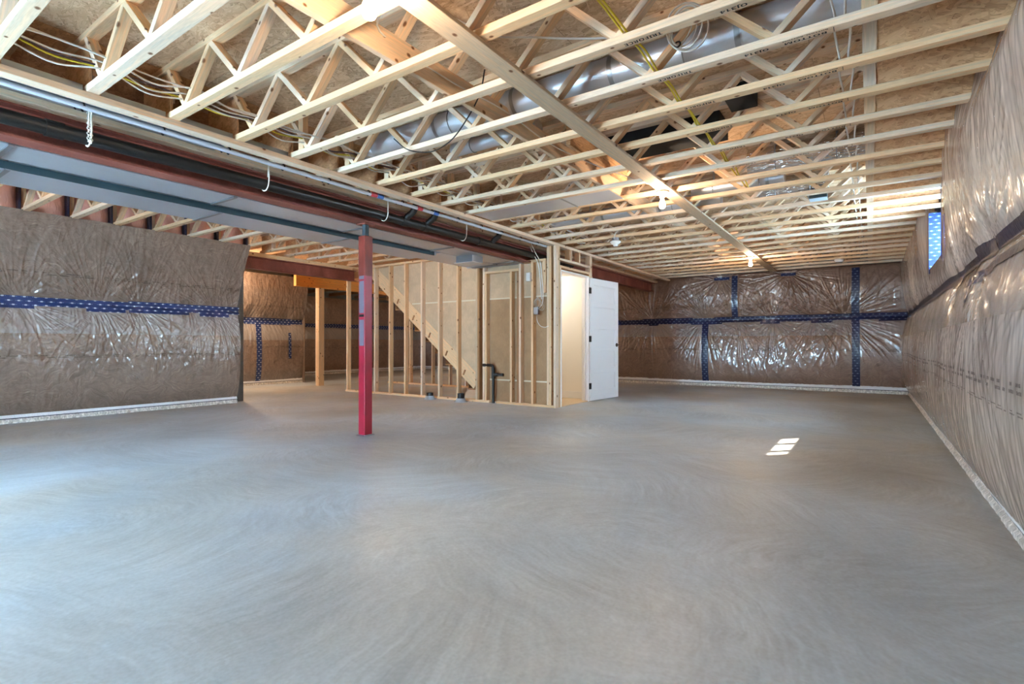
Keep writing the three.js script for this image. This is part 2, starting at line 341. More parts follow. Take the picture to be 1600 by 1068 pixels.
// ---------------------------------------------------------------- insulation blankets under poly sheet
// A blanket lies on a wall: u runs along the wall, v up it, out() is how far it bulges from the wall's face.
function wallFrame(o, ux, uz, nx, nz) { return (u, v, d) => [o[0] + ux * u + nx * d, v, o[1] + uz * u + nz * d]; }
function sheetMesh(frame, out, u0, u1, v0, v1, du, dv, tile, hole) {
  const nu = Math.max(1, Math.round((u1 - u0) / du)), nv = Math.max(1, Math.round((v1 - v0) / dv)), pos = new Float32Array((nu + 1) * (nv + 1) * 3), uv = new Float32Array((nu + 1) * (nv + 1) * 2), idx = [];
  for (let j = 0; j <= nv; j++) for (let i = 0; i <= nu; i++) {
    const u = u0 + (u1 - u0) * i / nu, v = v0 + (v1 - v0) * j / nv, k = j * (nu + 1) + i, p = frame(u, v, out(u, v));
    pos.set(p, k * 3); uv[k * 2] = u / tile; uv[k * 2 + 1] = v / tile;
  }
  const a = frame(0, 0, 0), b = frame(1, 0, 0), n = frame(0, 0, 1), e = [b[0] - a[0], b[2] - a[2]], m = [n[0] - a[0], n[2] - a[2]];
  const flip = (-e[1] * m[0] + e[0] * m[1]) < 0;              // u cross v against the outward side
  for (let j = 0; j < nv; j++) for (let i = 0; i < nu; i++) {
    const u = u0 + (u1 - u0) * (i + 0.5) / nu, v = v0 + (v1 - v0) * (j + 0.5) / nv; if (hole && hole(u, v)) continue;
    const k = j * (nu + 1) + i, q = k + nu + 1;
    flip ? idx.push(k, q, k + 1, k + 1, q, q + 1) : idx.push(k, k + 1, q, k + 1, q + 1, q);
  }
  const g = new THREE.BufferGeometry(); g.setAttribute('position', new THREE.BufferAttribute(pos, 3)); g.setAttribute('uv', new THREE.BufferAttribute(uv, 2)); g.setIndex(idx); g.computeVertexNormals(); return g;
}
// wrinkles of the sheet: folds that fan out from where it is pinned, gathers by the tape, crinkles everywhere
function makeOut(o) {
  const r = rng(o.seed), pins = [];
  for (let u = o.u0 + 0.1; u < o.u1; u += o.gap * (0.6 + 0.9 * r())) pins.push([u, o.tape + (r() - 0.5) * 0.1, 0.6 + r() * 0.9, r() * 60]);
  for (const [u, v] of o.pins ?? []) pins.push([u, v, 1.3, r() * 60]);
  pins.sort((a, b) => a[0] - b[0]);
  return (u, v) => {
    const up = v > o.tape, t = up ? (v - o.tape) / (o.v1 - o.tape) : (o.tape - v) / (o.tape - o.v0), d = Math.abs(v - o.tape);
    const low = vn(u * 1.1, v * 1.2, 0, 0, o.seed + 1), profile = up ? Math.pow(Math.max(0, 4 * t * (1 - t * o.openTop)) / (1 + 0.0001), 0.7) : Math.pow(Math.max(0, 4 * t * (1.02 - t)), 0.55);
    let h = o.base + (up ? o.upper : o.lower) * profile * (0.78 + 0.44 * low) + (up ? o.top * t * t : 0);
    let fl = sstep(0.055, 0.11, d); for (const [a, b, c, e] of o.tapes ?? []) fl = Math.min(fl, Math.max(sstep(0.005, 0.05, Math.max(a - u, u - b)), sstep(0.005, 0.05, Math.max(c - v, v - e))));
    fl = 0.12 + 0.88 * fl;
    let fold = 0, near = 0;
    for (const p of pins) {
      const dx = u - p[0], dy = v - p[1]; if (Math.abs(dx) > 0.9) continue;
      const R = Math.hypot(dx, dy * 0.8), th = Math.atan2(dx, Math.abs(dy) + 0.02), e = Math.exp(-R / (0.34 * p[2]));
      const w = th * (o.fan ?? 13) + p[3] + (up ? 31 : 0) + vn(u * 3, v * 3, 0, 0, o.seed + 4) * 0.8;
      fold += e * p[2] * (Math.pow(ridge(vn(w, R * 0.5, 0, 0, o.seed + 3)), 2) - 0.3) * (1 - Math.exp(-R / 0.05));
      near = Math.max(near, Math.exp(-(R * R) / 0.02));
    }
    h += fl * o.fold * fold; h -= (h - o.base) * near * 0.75;
    const wq = (vn(u * 2.3, v * 2, 0, 0, o.seed + 8) - 0.5) * 0.5;
    h += fl * o.gather * (Math.pow(ridge(vn((u + wq * 0.4) * (o.gf ?? 17), v * 2.2, 0, 0, o.seed + 5)), 2) - 0.3) * (Math.exp(-d / 0.22) + 0.16);
    h += fl * (o.warp && !up ? 0.3 : 1) * o.streak * (ridge(fbm((u + wq * (o.warp ?? 0.3)) * (o.sf ?? 13), v * (o.warp ? 0.6 : 1.1), 0, 0, o.seed + 6, 3)) - 0.5);
    h += fl * o.crinkle * (fbm(u * 16, v * 13, 0, 0, o.seed + 7, 3) - 0.5);
    return Math.max(0.01, h);
  };
}
const printTex = (() => {                                    // rows of print too small to read
  const W = 1024, H = 64, d = new Uint8Array(W * H * 4), r = rng(17);
  for (let row = 0; row < 2; row++) for (let x = 0; x < W;) {
    const word = 20 + Math.floor(r() * 60);
    for (let k = 0; k < word && x + k < W; k++) if ((k % 7) < 5) for (let y = 0; y < 14; y++) if (r() < 0.75) { const q = ((y + 10 + row * 28) * W + x + k) * 4; d[q + 3] = 190; }
    x += word + 14 + Math.floor(r() * 40) + (r() < 0.2 ? 90 : 0);
  }
  for (let i = 0; i < W * H; i++) d[i * 4] = d[i * 4 + 1] = d[i * 4 + 2] = 40;
  const t = new THREE.DataTexture(d, W, H, THREE.RGBAFormat); t.wrapS = THREE.RepeatWrapping; t.magFilter = THREE.LinearFilter; t.minFilter = THREE.LinearMipmapLinearFilter; t.generateMipmaps = true; t.colorSpace = THREE.SRGBColorSpace; t.needsUpdate = true; return t;
})();
M.print = std({ map: printTex, transparent: true, roughness: 0.6 });
const plusOut = (out, d) => (u, v) => out(u, v) + d;
function tapeRun(frame, out, u0, u1, v0, v1, seed, mat, parent, name = 'seam_tape') { // a taped seam: short lengths laid with a little overlap and wander
  const r = rng(seed), horizontal = u1 - u0 > v1 - v0, gs = [];
  if (horizontal) for (let u = u0; u < u1;) {
    const L = Math.min(0.45 + r() * 0.9, u1 - u), a = (r() - 0.5) * 0.02, b = (r() - 0.5) * 0.02;
    gs.push(sheetMesh(frame, plusOut(out, 0.007 + r() * 0.004), u, u + L + 0.03, v0 + a - (r() < 0.2 ? 0.03 : 0), v1 + b, 0.02, 0.014, 0.3)); u += L;
  } else for (let v = v0; v < v1;) {
    const L = Math.min(0.35 + r() * 0.5, v1 - v), a = (r() - 0.5) * 0.016;
    gs.push(sheetMesh(frame, plusOut(out, 0.009 + r() * 0.004), u0 + a, u1 + a, v, v + L + 0.02, 0.012, 0.02, 0.3)); v += L;
  }
  return part(name, mergeGeometries(gs), mat, parent);
}
function blanket(name, label, cfg) {
  const t = thing(name, label, 'insulation'), { frame, out, u0, u1, v0, v1, tape } = cfg, du = cfg.du ?? 0.014, mat = cfg.mat;
  part('upper_sheet', sheetMesh(frame, out, u0, u1, tape - 0.03, v1, du, du, 2, cfg.hole), mat, t);
  part('lower_sheet', sheetMesh(frame, out, u0, u1, v0, tape + 0.03, du, du, 2), mat, t);
  part('overlap_flap', sheetMesh(frame, plusOut(out, 0.006), u0, u1, cfg.flap, tape, du, du, 2), M.flap, t).userData.label = 'milky doubled strip of sheet hanging under the tape';
  tapeRun(frame, out, cfg.tu0 ?? u0, u1, tape - (cfg.th ?? 0.06), tape + (cfg.th ?? 0.06), cfg.seed, cfg.tapeMat ?? M.tape, t);
  (cfg.tapes ?? []).forEach(([a, b, c, d], i) => tapeRun(frame, out, a, b, c, d, cfg.seed + 50 + i, cfg.tapeMat ?? M.tape, t));
  for (const [pv, h] of cfg.prints ?? []) {
    const g = sheetMesh(frame, plusOut(out, 0.0025), u0, u1, pv, pv + h, 0.03, 0.012, 1), u = g.attributes.uv;
    for (let i = 0; i < u.count; i++) u.setXY(i, u.getX(i) / 1.5, (u.getY(i) - pv) / h);
    part('printed_line', g, M.print, t);
  }
  return t;
}
// curb along the foot of a wall: rough concrete lip, dark gap, white strip of foam
function curb(side, frame, u0, u1, depth = 0.1, h = 1) {
  const g = structGroup('baseboard_' + side), r = rng(side.length * 7 + 3);
  const box = (a, b, d) => { const s = sheetMesh(frame, (u, v) => d(u, v), u0, u1, a, b, 0.03, 0.02, 1); return s; };
  part('concrete_lip', sheetMesh(frame, (u, v) => depth + 0.012 * fbm(u * 14, v * 20, 0, 0, 401, 3) - (v > 0.036 * h ? 0.012 : 0), u0, u1, -0.01, 0.052 * h, 0.02, 0.012, 0.6), M.crust, g);
  part('dark_gap', sheetMesh(frame, () => depth - 0.016, u0, u1, 0.045 * h, 0.066 * h, 0.1, 0.01, 1), M.tapeDark, g);
  part('foam_strip', sheetMesh(frame, (u, v) => depth - 0.004 - (v - 0.06) * 0.35 + 0.004 * vn(u * 9, v * 30, 0, 0, 403), u0, u1, 0.062 * h, 0.125 * h, 0.03, 0.012, 0.6), M.foamWhite, g);
  return g;
}
{ // left wall
  const frame = wallFrame([-8.58, 2.2], 0, -1, 1, 0), z = (q) => 2.2 - q;
  const base = { frame, du: 0.009, tapes: [[z(-2.45), z(-2.85), 1.37, 1.44], [z(-3.85), z(-4.25), 1.37, 1.44]].map(([a, b, c, d]) => [Math.min(a, b), Math.max(a, b), c, d]), u0: 1.6, u1: 6.62, v0: 0.1, v1: 2.5, tape: 1.475, seed: 300 };
  const out = makeOut({ ...base, gap: 0.72, base: 0.08, upper: 0.1, lower: 0.13, top: 0.36, openTop: 0.8, fold: 0.017, fan: 15, gf: 26, gather: 0.017, streak: 0.004, crinkle: 0.012, pins: [[z(-2.6), 1.48], [z(-4.1), 1.47], [z(-1.75), 1.47]] });
  blanket('insulation_blanket', 'brown insulation under shiny poly sheet on the near left wall, one blue taped seam', { ...base, out, mat: M.blanketBrown, flap: 1.08, prints: [[0.77, 0.05], [1.79, 0.05]] });
  curb('left', frame, 0, 6.62, 0.13);
  struct('trim_2', slab(-8.62, -8.5, 0.0, 2.46, -4.428, -4.40), M.blanketBrown);
}
{ // left wall past the jog, between the steel beam and the post
  const frame = wallFrame([-11.76, -4.45], 0, -1, 1, 0), z = (q) => -4.45 - q;
  const base = { frame, tapes: [[z(-6.62), z(-6.5), 0.02, 1.42], [z(-7.36), z(-7.29), 0.6, 1.2]].map(([a, b, c, d]) => [Math.min(a, b), Math.max(a, b), c, d]), u0: 0.17, u1: 3.25, v0: 0.1, v1: 2.56, tape: 1.49, seed: 340 };
  const out = makeOut({ ...base, gap: 0.7, base: 0.08, upper: 0.16, lower: 0.1, top: 0.16, openTop: 0.9, fold: 0.02, gf: 24, gather: 0.018, streak: 0.006, crinkle: 0.014 });
  blanket('insulation_blanket', 'insulated alcove wall at the left, its tape forming a T beside a dash', { ...base, out, mat: M.blanketBrown, flap: 1.04, prints: [[0.86, 0.05], [1.8, 0.05]] });
  curb('alcove', frame, 0, 3.25, 0.13);
  struct('trim_3', slab(-11.9, -11.55, 0.0, 2.5, -7.72, -7.7), M.blanketBrown);
}
{ // rear room seen between the studs
  const f3 = wallFrame([-14.22, -7.7], 0, -1, 1, 0), b3 = { frame: f3, u0: 0, u1: 6.9, v0: 0.1, v1: 2.4, tape: 1.52, seed: 360 };
  const o3 = makeOut({ ...b3, gap: 0.7, base: 0.08, upper: 0.12, lower: 0.12, top: 0.05, openTop: 0.95, fold: 0.026, gather: 0.016, streak: 0.006, crinkle: 0.014 });
  blanket('insulation_blanket', 'shadowed insulated wall seen behind the wooden post and the first studs', { ...b3, out: o3, mat: M.blanketFar, flap: 1.1, du: 0.03, prints: [[0.8, 0.05]] });
  curb('rear_left', f3, 0, 6.9, 0.14);
  const f4 = wallFrame([-14.2, -14.6], 1, 0, 0, 1), b4 = { frame: f4, u0: 0.16, u1: 7.56, v0: 0.1, v1: 2.4, tape: 1.52, seed: 380 };
  const o4 = makeOut({ ...b4, gap: 0.7, base: 0.08, upper: 0.12, lower: 0.12, top: 0.05, openTop: 0.95, fold: 0.026, gather: 0.016, streak: 0.006, crinkle: 0.014 });
  blanket('insulation_blanket', 'dark insulated wall glimpsed between the studs under the stair stringer', { ...b4, out: o4, mat: M.blanketFar, flap: 1.1, du: 0.03 });
  curb('rear', f4, 0, 7.7, 0.14);
}
{ // far wall
  const frame = wallFrame([-6.4, -12.34], 1, 0, 0, 1), x = (q) => q + 6.4;
  const base = { frame, du: 0.011, tapes: [[x(-2.52), x(-2.4), 1.5, 2.43], [x(-3.16), x(-3.02), 0.02, 1.44], [x(-0.3), x(-0.17), 0.02, 2.43], [x(-3.4), x(-2.75), 1.39, 1.44], [x(-1.95), x(-1.6), 1.385, 1.44], [x(-1.0), x(-0.65), 1.38, 1.44], [x(-4.4), x(-4.2), 1.38, 1.43], [x(-2.9), x(-2.6), 2.37, 2.44], [x(-1.55), x(-1.3), 2.37, 2.44], [x(-0.62), x(-0.56), 0.02, 0.1]], u0: 0, u1: 6.98, v0: 0.1, v1: 2.5, tape: 1.485, seed: 420 };
  const out = makeOut({ ...base, gap: 0.95, base: 0.06, upper: 0.09, lower: 0.13, top: 0, openTop: 1, fold: 0.04, fan: 15, gather: 0.012, streak: 0.005, crinkle: 0.007, pins: [[x(-2.75), 2.42], [x(-1.4), 2.42], [x(-3.15), 1.46], [x(-2.4), 1.46], [x(-0.95), 1.46], [x(-1.7), 1.47]] });
  blanket('insulation_blanket', 'brown insulated far wall crossed by a long blue taped seam and three upright tapes', { ...base, tapeMat: M.tapeShade ??= phys({ map: tapeTex, color: 0x9ea6b8, roughness: 0.4, clearcoat: 0.5, clearcoatRoughness: 0.2 }), out, mat: M.blanketFar, flap: 1.12, prints: [[0.8, 0.06], [1.78, 0.05]] });  // darker tape tint stands in for the shade on the far wall
  curb('far', frame, 0, 6.98, 0.13, 1.15);
}
{ // right wall
  const frame = wallFrame([0.69, 2.2], 0, -1, -1, 0), z = (q) => 2.2 - q;
  const base = { frame, u0: 0, u1: 14.36, v0: 0.1, v1: 2.6, tape: 1.47, seed: 500 };
  const o1 = makeOut({ ...base, gap: 1.5, base: 0.09, upper: 0.09, lower: 0.12, top: 0.06, openTop: 0.88, fold: 0.014, gather: 0.008, streak: 0.005, sf: 34, warp: 0.02, crinkle: 0.005, pins: [[z(-4.0), 1.5], [z(-5.2), 1.44]] });
  const out = (u, v) => { const q = 2.2 - u, w = sstep(-8.2, -7.6, q) * (1 - sstep(-6.2, -5.2, q)) * sstep(1.45, 1.8, v); return lerp(o1(u, v), 0.135 + 0.03 * (o1(u, v) - 0.15), w * 0.9) * (1 - 0.45 * sstep(2.2, 2.6, v) * sstep(-5, -3.5, q)); };
  blanket('insulation_blanket', 'long grey-brown insulated right wall under streaked poly sheet, pierced by the window', { ...base, th: 0.045, out, mat: M.blanketRightLit, flap: 1.08, hole: (u, v) => { const q = 2.2 - u; return q > -7.52 && q < -6.26 && v > 1.79; }, tapeMat: M.tapeDark, tu0: z(-4.3), tapes: [[z(-4.4), 0.3, 1.46, 1.545], [z(-4.45), z(-1.2), 1.345, 1.395], [z(-4.3), z(-4.25), 1.18, 1.42], [z(-5.0), z(-4.95), 1.22, 1.42]].map(([a, b, c, d]) => [Math.min(a, b), Math.max(a, b), c, d]), prints: [[0.74, 0.07], [0.66, 0.03]] });
  curb('right', frame, 0, 14.36, 0.105);
}

// ---------------------------------------------------------------- open-web floor trusses
const CH = 0.04, CW = 0.064, DEPTH = SUB - JB;               // chord height and width, depth of a truss
function addWeb(t, x0, x1, y0, y1, mat, variant) {           // a diagonal between the chords
  const L = Math.hypot(x1 - x0, y1 - y0), m = part('web', plank(L, 0.036, 0.058, variant), mat, t);
  m.position.set((x0 + x1) / 2, (y0 + y1) / 2, 0); m.rotation.z = Math.atan2(y1 - y0, x1 - x0); return m;
}
function makeTruss(o) {                                      // o: name, label, x0, x1, nodes, apexes, panels [[x0, x1]], stiffeners [x]
  const t = thing('floor_truss', o.label, 'truss', [0, o.y, o.z], o.group), w = M.lumber;
  const L = o.x1 - o.x0, cx = (o.x0 + o.x1) / 2, H = o.depth ?? DEPTH;
  part('bottom_chord', plank(L, CH, CW, 1), w[o.v % 4], t).position.set(cx, CH / 2, 0);
  part('top_chord', plank(L, CH, CW, 2), w[(o.v + 1) % 4], t).position.set(cx, H - CH / 2, 0);
  const lo = CH - 0.006, hi = H - CH + 0.006;
  o.webs.forEach(([a, b, dir], i) => addWeb(t, a, b, dir > 0 ? lo : hi, dir > 0 ? hi : lo, w[(o.v + i) % 4], i % 4));
  for (const [a, b] of o.panels) { const m = part('end_panel', slab(a, b, CH - 0.004, H - CH + 0.004, -0.006, 0.006, 1.22), M.osbWarm, t); m.userData.label = 'oriented strand board end panel'; }
  for (const s of o.stiff) upright(part('stiffener', plank(H - 2 * CH, 0.064, 0.046, 3), w[(o.v + 2) % 4], t)).position.set(s, H / 2, 0);
  return t;
}
const copyOf = (root, z, label, shift) => { const r = root.clone(); r.name = numbered(root.name.replace(/_\d{3}$/, '')); scene.add(r); r.position.z = z; r.userData = { ...root.userData, label }; r.children.forEach((c, i) => { const k = M.lumber.indexOf(c.material); if (k >= 0) c.material = M.lumber[(k + shift) % 4]; }); return r; };
// right of the steel beam: nodes every 0.645 m
const webR = [];
for (let j = 0; j < 6; j++) { const nd = -2.98 + 0.645 * (j - 1), ap = nd + 0.325; webR.push([nd, ap, 1]); if (j < 5) webR.push([ap, nd + 0.645, -1]); }
webR.unshift([-3.87 + 0.0, -3.63, -1]);
const TZ = (k) => -1.17 - 0.443 * k + 0.032, FIRST = -2, LAST = 24;
const onTruss = {};
let trussR = null;
const whereR = (k) => { const n = LAST - k + 1;
  return n <= 13 ? `open-web wooden truss right of the steel beam, ${n === 1 ? 'nearest to' : ORD[n] + ' from'} the far wall` : `open-web wooden truss right of the steel beam, ${ORD[k - FIRST + 1]} from the camera end`; };
for (let k = FIRST; k <= LAST; k++) {
  if (!trussR) { trussR = makeTruss({ label: whereR(k), group: 'floor trusses right of the steel beam', y: JB, z: TZ(k), x0: -4.34, x1: 0.64, v: 0, webs: webR, panels: [[-4.3, -3.87], [0.035, 0.62]], stiff: [0, -3.72] }); onTruss[k] = trussR; }
  else onTruss[k] = copyOf(trussR, TZ(k), whereR(k), (k + 8) % 4);
}
for (let k = FIRST; k <= 2; k++) { const t = onTruss[k]; t.children.filter((c) => c.name === 'stiffener' && c.position.x < -3).forEach((c) => t.remove(c)); }
// left of the beam, over the ducts, set 0.04 m higher
const webL = [];
for (let j = 0; j < 6; j++) { const nd = -8.05 + 0.645 * j, ap = nd + 0.325; webL.push([nd, ap, 1]); if (j < 5) webL.push([ap, nd + 0.645, -1]); }
let trussL = null; const NL = 14, LZ = (j) => -0.88 - 0.4455 * j;
for (let j = 0; j < NL; j++) {
  const label = `open-web wooden truss left of the ducts, ${j < 8 ? ORD[j + 1] + ' from the camera end' : j === NL - 1 ? 'nearest to the framed stair wall' : ORD[NL - j] + ' from the framed stair wall'}`;
  if (!trussL) trussL = makeTruss({ label, group: 'floor trusses left of the ducts', y: JB + 0.04, z: LZ(j), x0: -8.56, x1: -4.36, v: 1, depth: SUB - JB - 0.04, webs: webL, panels: [[-8.55, -8.25]], stiff: [-8.2] });
  else copyOf(trussL, LZ(j), label, j % 4);
}
// lettering printed on the undersides of some chords
function printStrip(text, w, h, px) {
  const c = document.createElement('canvas'); c.width = px; c.height = 64; const g = c.getContext('2d');
  g.fillStyle = '#23252b'; let size = 58; g.font = `bold ${size}px sans-serif`;
  const wd = g.measureText(text).width; if (wd > px - 8) { size *= (px - 8) / wd; g.font = `bold ${size}px sans-serif`; }
  g.textAlign = 'center'; g.textBaseline = 'middle'; g.fillText(text, px / 2, 33);
  const t = new THREE.CanvasTexture(c); t.colorSpace = THREE.SRGBColorSpace;
  const m = std({ map: t, transparent: true, roughness: 0.8 }), geo = new THREE.PlaneGeometry(w, h); geo.rotateX(Math.PI / 2); geo.rotateY(Math.PI);
  return [geo, m];
}
const LET = { brand: printStrip('TRIFORCE', 0.36, 0.036, 512), code: printStrip('OJ314', 0.19, 0.032, 256), bottom: printStrip('BOTTOM', 0.2, 0.03, 256), small: printStrip('BOTTOM  BOTTOM', 0.2, 0.012, 512), bar: printStrip('|', 0.03, 0.05, 64) };
for (const [k, dx] of [[0, 0], [1, 0.0], [2, 0], [3, 0.0], [4, 0.02], [5, 0.04], [6, 0.05], [7, 0.05], [8, 0.05]]) {
  for (const [w, x, z] of [['brand', -0.92, 0.004], ['code', -0.5, 0.006], ['bottom', -0.28, 0.006], ['small', -0.28, -0.021], ['bar', -0.16, 0]]) {
    const m = part('printed_lettering', LET[w][0], LET[w][1], onTruss[k]); m.position.set(x + dx, -0.0012, -z); m.castShadow = false;
  }
}

// ---------------------------------------------------------------- steel beams, column, nailers
function iBeam(len, h, b, tw = 0.008, tf = 0.011) {
  const s = polygon([[-b / 2, 0], [b / 2, 0], [b / 2, tf], [tw / 2 + 0.006, tf + 0.002], [tw / 2, tf + 0.008], [tw / 2, h - tf - 0.008], [tw / 2 + 0.006, h - tf - 0.002], [b / 2, h - tf], [b / 2, h], [-b / 2, h], [-b / 2, h - tf], [-tw / 2 - 0.006, h - tf - 0.002], [-tw / 2, h - tf - 0.008], [-tw / 2, tf + 0.008], [-tw / 2 - 0.006, tf + 0.002], [-b / 2, tf]]);
  const g = extrude(s, len); g.translate(0, 0, -len); return boxUV(g, 1.4);
}
{
  const b = thing('steel_beam', 'long rust-brown primed steel beam resting on the red column and running to the far wall', 'beam', [-4.335, 2.2, 2.2]);
  part('beam_profile', iBeam(14.46, 0.205, 0.15), M.primer, b);
  part('end_wrap', slab(-0.085, 0.085, -0.012, 0.203, -14.52, -14.42, 1), M.pink, b).userData.label = 'pinkish wrap round the beam end';
  const n = tag(along(part('nailer_board', plank(14.4, 0.05, 0.17, 1), M.lumber[3])), 'wooden nailer board lying on top of the long steel beam', 'board'); n.position.set(-4.265, 2.431, -5.0);
  const b2 = thing('steel_beam', 'shorter rust-brown steel beam ending at the left end of the framed stair wall', 'beam', [-8.53, 2.205, -4.5]);
  part('beam_profile', iBeam(2.3, 0.205, 0.14), M.primer, b2);
  const n2 = tag(along(part('nailer_board', plank(2.35, 0.07, 0.14, 2), M.lumber[2])), 'wooden nailer on top of the shorter steel beam at the left', 'board'); n2.position.set(-8.53, 2.447, -5.68);
}
{
  const c = thing('steel_column', 'bright red square steel column standing on the concrete under the long beam', 'column', [-4.335, 0, -3.6]);
  part('shaft', boxUV(new RoundedBoxGeometry(0.1, 2.04, 0.1, 2, 0.008).translate(0, 1.03, 0), 0.6), M.redPaint, c);
  part('upper_lit_end', boxUV(new RoundedBoxGeometry(0.104, 0.42, 0.104, 2, 0.008).translate(0, 1.86, 0), 0.6), M.redTopLit, c).userData.label = 'upper end tinted paler and pinker for the light on it';  // tint paints the light on the upper end of the column
  part('screw_jack', cyl(0.034, 0.034, 0.13).translate(0, 2.125, 0), M.galvDark, c);
  part('cap_plate', new RoundedBoxGeometry(0.14, 0.012, 0.13, 1, 0.002).translate(0, 2.193, 0), M.primer, c);
  part('base_plate', new RoundedBoxGeometry(0.13, 0.012, 0.13, 1, 0.002).translate(0, 0.006, 0), M.galvDull, c);
  const lab = (y0, y1, mat) => part('printed_label', slab(-0.036, 0.036, y0, y1, 0.0495, 0.0508, 1), mat, c);
  M.labelGrey = std({ color: 0x77727c, roughness: 0.6, map: makeTex(64, 256, (x, y) => { const row = Math.floor(y * 44), on = hash(Math.floor(x * 16), row, 240) > 0.45 && (y * 44) % 1 > 0.35 && x > 0.12 && x < 0.88; return on ? [0.35, 0.33, 0.36] : [0.92, 0.9, 0.94]; }) });
  lab(1.62, 1.73, M.labelGrey); lab(1.27, 1.6, M.labelGrey); lab(1.23, 1.255, M.black); lab(0.93, 1.2, M.labelGrey);
}
{ // bulkhead plate, strapping board, strongback
  const p = tag(along(part('bulkhead_plate', plank(11.9, 0.04, 0.09, 0), M.lumber[0])), 'long flat timber under the trusses just right of the pipes, running over the door', 'board'); p.position.set(-3.875, JB - 0.02, -6.1);
  const s = tag(along(part('strapping_board', plank(11.6, 0.022, 0.128, 3), M.lumberGrey)), 'pale flat strapping board nailed under the trusses down the middle of the ceiling', 'board'); s.position.set(-1.63, JB - 0.011, -5.95);
  const g = tag(along(part('strongback', plank(12.0, 0.15, 0.038, 2), M.lumber[3])), 'wide board on edge threaded through the truss webs left of the strapping board', 'board'); g.position.set(-2.16, 2.57, -6.2);
  const r = tag(along(part('strongback', plank(6.0, 0.15, 0.038, 1), M.lumber[2])), 'board on edge threaded through the trusses left of the ducts', 'board'); r.position.set(-6.9, 2.61, -3.6);
}

// ---------------------------------------------------------------- ducts
function ductSection(name, x0, x1, y0, y1, z0, z1, label, o = {}) {
  const d = thing(name, label, 'duct', [(x0 + x1) / 2, y0, (z0 + z1) / 2]), X = (x1 - x0) / 2, Z = (z1 - z0) / 2, H = y1 - y0;
  const n = Math.max(1, Math.round((z1 - z0) / 1.5)), L = (z1 - z0) / n;
  for (let k = 0; k < n; k++) {                              // each length cross-broken to a shallow pyramid underneath
    const a = -Z + k * L, b = a + L - 0.006, c = (a + b) / 2, g = new THREE.BufferGeometry(), v = [[-X, 0, a], [X, 0, a], [X, 0, b], [-X, 0, b], [0, -0.006, c], [-X, H, a], [X, H, a], [X, H, b], [-X, H, b]];
    const F = [[0, 1, 4], [1, 2, 4], [2, 3, 4], [3, 0, 4], [1, 6, 7], [1, 7, 2], [3, 8, 5], [3, 5, 0], [5, 8, 7], [5, 7, 6], [0, 5, 6], [0, 6, 1], [2, 7, 8], [2, 8, 3]];
    g.setAttribute('position', new THREE.Float32BufferAttribute(F.flat().flatMap((i) => v[i]), 3)); g.computeVertexNormals(); boxUV(g, 0.8);
    part('duct_length', g, M.galv, d);
    if (k) part('drive_cleat', slab(-X - 0.006, X + 0.006, -0.012, 0.004, a - 0.018, a + 0.012, 1), M.galvDull, d);
  }
  return d;
}
ductSection('rectangular_duct', -4.83, -4.44, 2.2, 2.43, -7.9, 1.9, 'wide flat galvanized duct tucked against the long steel beam');
{
  const d = ductSection('rectangular_duct', -5.44, -4.92, 2.165, 2.43, -5.3, 1.9, 'second galvanized duct, left of and slightly lower than the one at the beam');
  part('side_shade_strip', slab(0.26, 0.275, -0.006, 0.045, -3.55, 3.55, 1), M.sideShade ??= std({ color: 0x24383e, roughness: 0.6 }), d).userData.label = 'dark strip standing in for the shaded side of the duct';  // dark teal paints the shade on the side of the lower duct
}
ductSection('rectangular_duct', -5.44, -4.85, 2.2, 2.43, -7.9, -5.32, 'far galvanized duct piece running over the framed stair wall');
{
  const b = thing('duct_boot', 'small boxy galvanized outlet hanging under the duct in front of the framed wall', 'duct', [-4.72, 2.118, -5.78]);
  part('boot_box', boxUV(new RoundedBoxGeometry(0.3, 0.1, 0.24, 1, 0.006).translate(0, 0.03, 0), 0.8), M.galvDull, b);
  part('boot_flange', new RoundedBoxGeometry(0.34, 0.008, 0.28, 1, 0.002).translate(0, -0.02, 0), M.white, b);
}
function roundDuct(label, x0, x1, y, z, r, mat, seams = true) {
  const d = thing('round_duct', label, 'duct', [(x0 + x1) / 2, y, z]), L = x1 - x0, g = cyl(r, r, L, 28, false).rotateZ(Math.PI / 2);
  part('duct_pipe', scaleUV(g, 2 * Math.PI * r, L), mat, d);
  if (seams) for (let k = 1; k < L / 0.75; k++) part('crimped_joint', cyl(r + 0.005, r + 0.005, 0.03, 28, true).rotateZ(Math.PI / 2).translate(-L / 2 + k * 0.75, 0, 0), M.galvDull, d);
  for (let k = 0; k < 2; k++) { const bx = -L / 2 + L * (0.25 + 0.5 * k); part('hanger_band', mergeGeometries([new THREE.TorusGeometry(r + 0.004, 0.004, 5, 24).rotateY(Math.PI / 2).translate(bx, 0, 0).toNonIndexed(), new THREE.BoxGeometry(0.02, Math.max(0.004, SUB - y - r), 0.003).translate(bx, r + Math.max(0.004, SUB - y - r) / 2, 0).toNonIndexed()]), M.galvDull, d); }
  return d;
}
roundDuct('round galvanized duct between the trusses above the black cable, reaching the right wall side', -3.6, 0.0, 2.7, TZ(4) - 0.22, 0.1, M.galv);
roundDuct('thin galvanized pipe between trusses just past the black cable', -3.1, -2.2, 2.7, TZ(6) + 0.22, 0.06, M.galv);
roundDuct('galvanized pipe between trusses behind the panned joist sheet', -3.6, -1.4, 2.63, TZ(12) + 0.2, 0.08, M.galv);
roundDuct('short galvanized pipe between trusses beyond the hanging bulb', -1.6, -0.7, 2.62, TZ(11) + 0.21, 0.07, M.galv);
roundDuct('crinkled silver foil insulated duct between trusses, nearer of the two on the right', -0.95, 0.0, 2.66, TZ(10) + 0.2, 0.13, M.foil, false);
roundDuct('crinkled silver foil insulated duct between trusses, farther of the two on the right', -1.0, -0.35, 2.64, TZ(12) + 0.2, 0.11, M.foil, false);
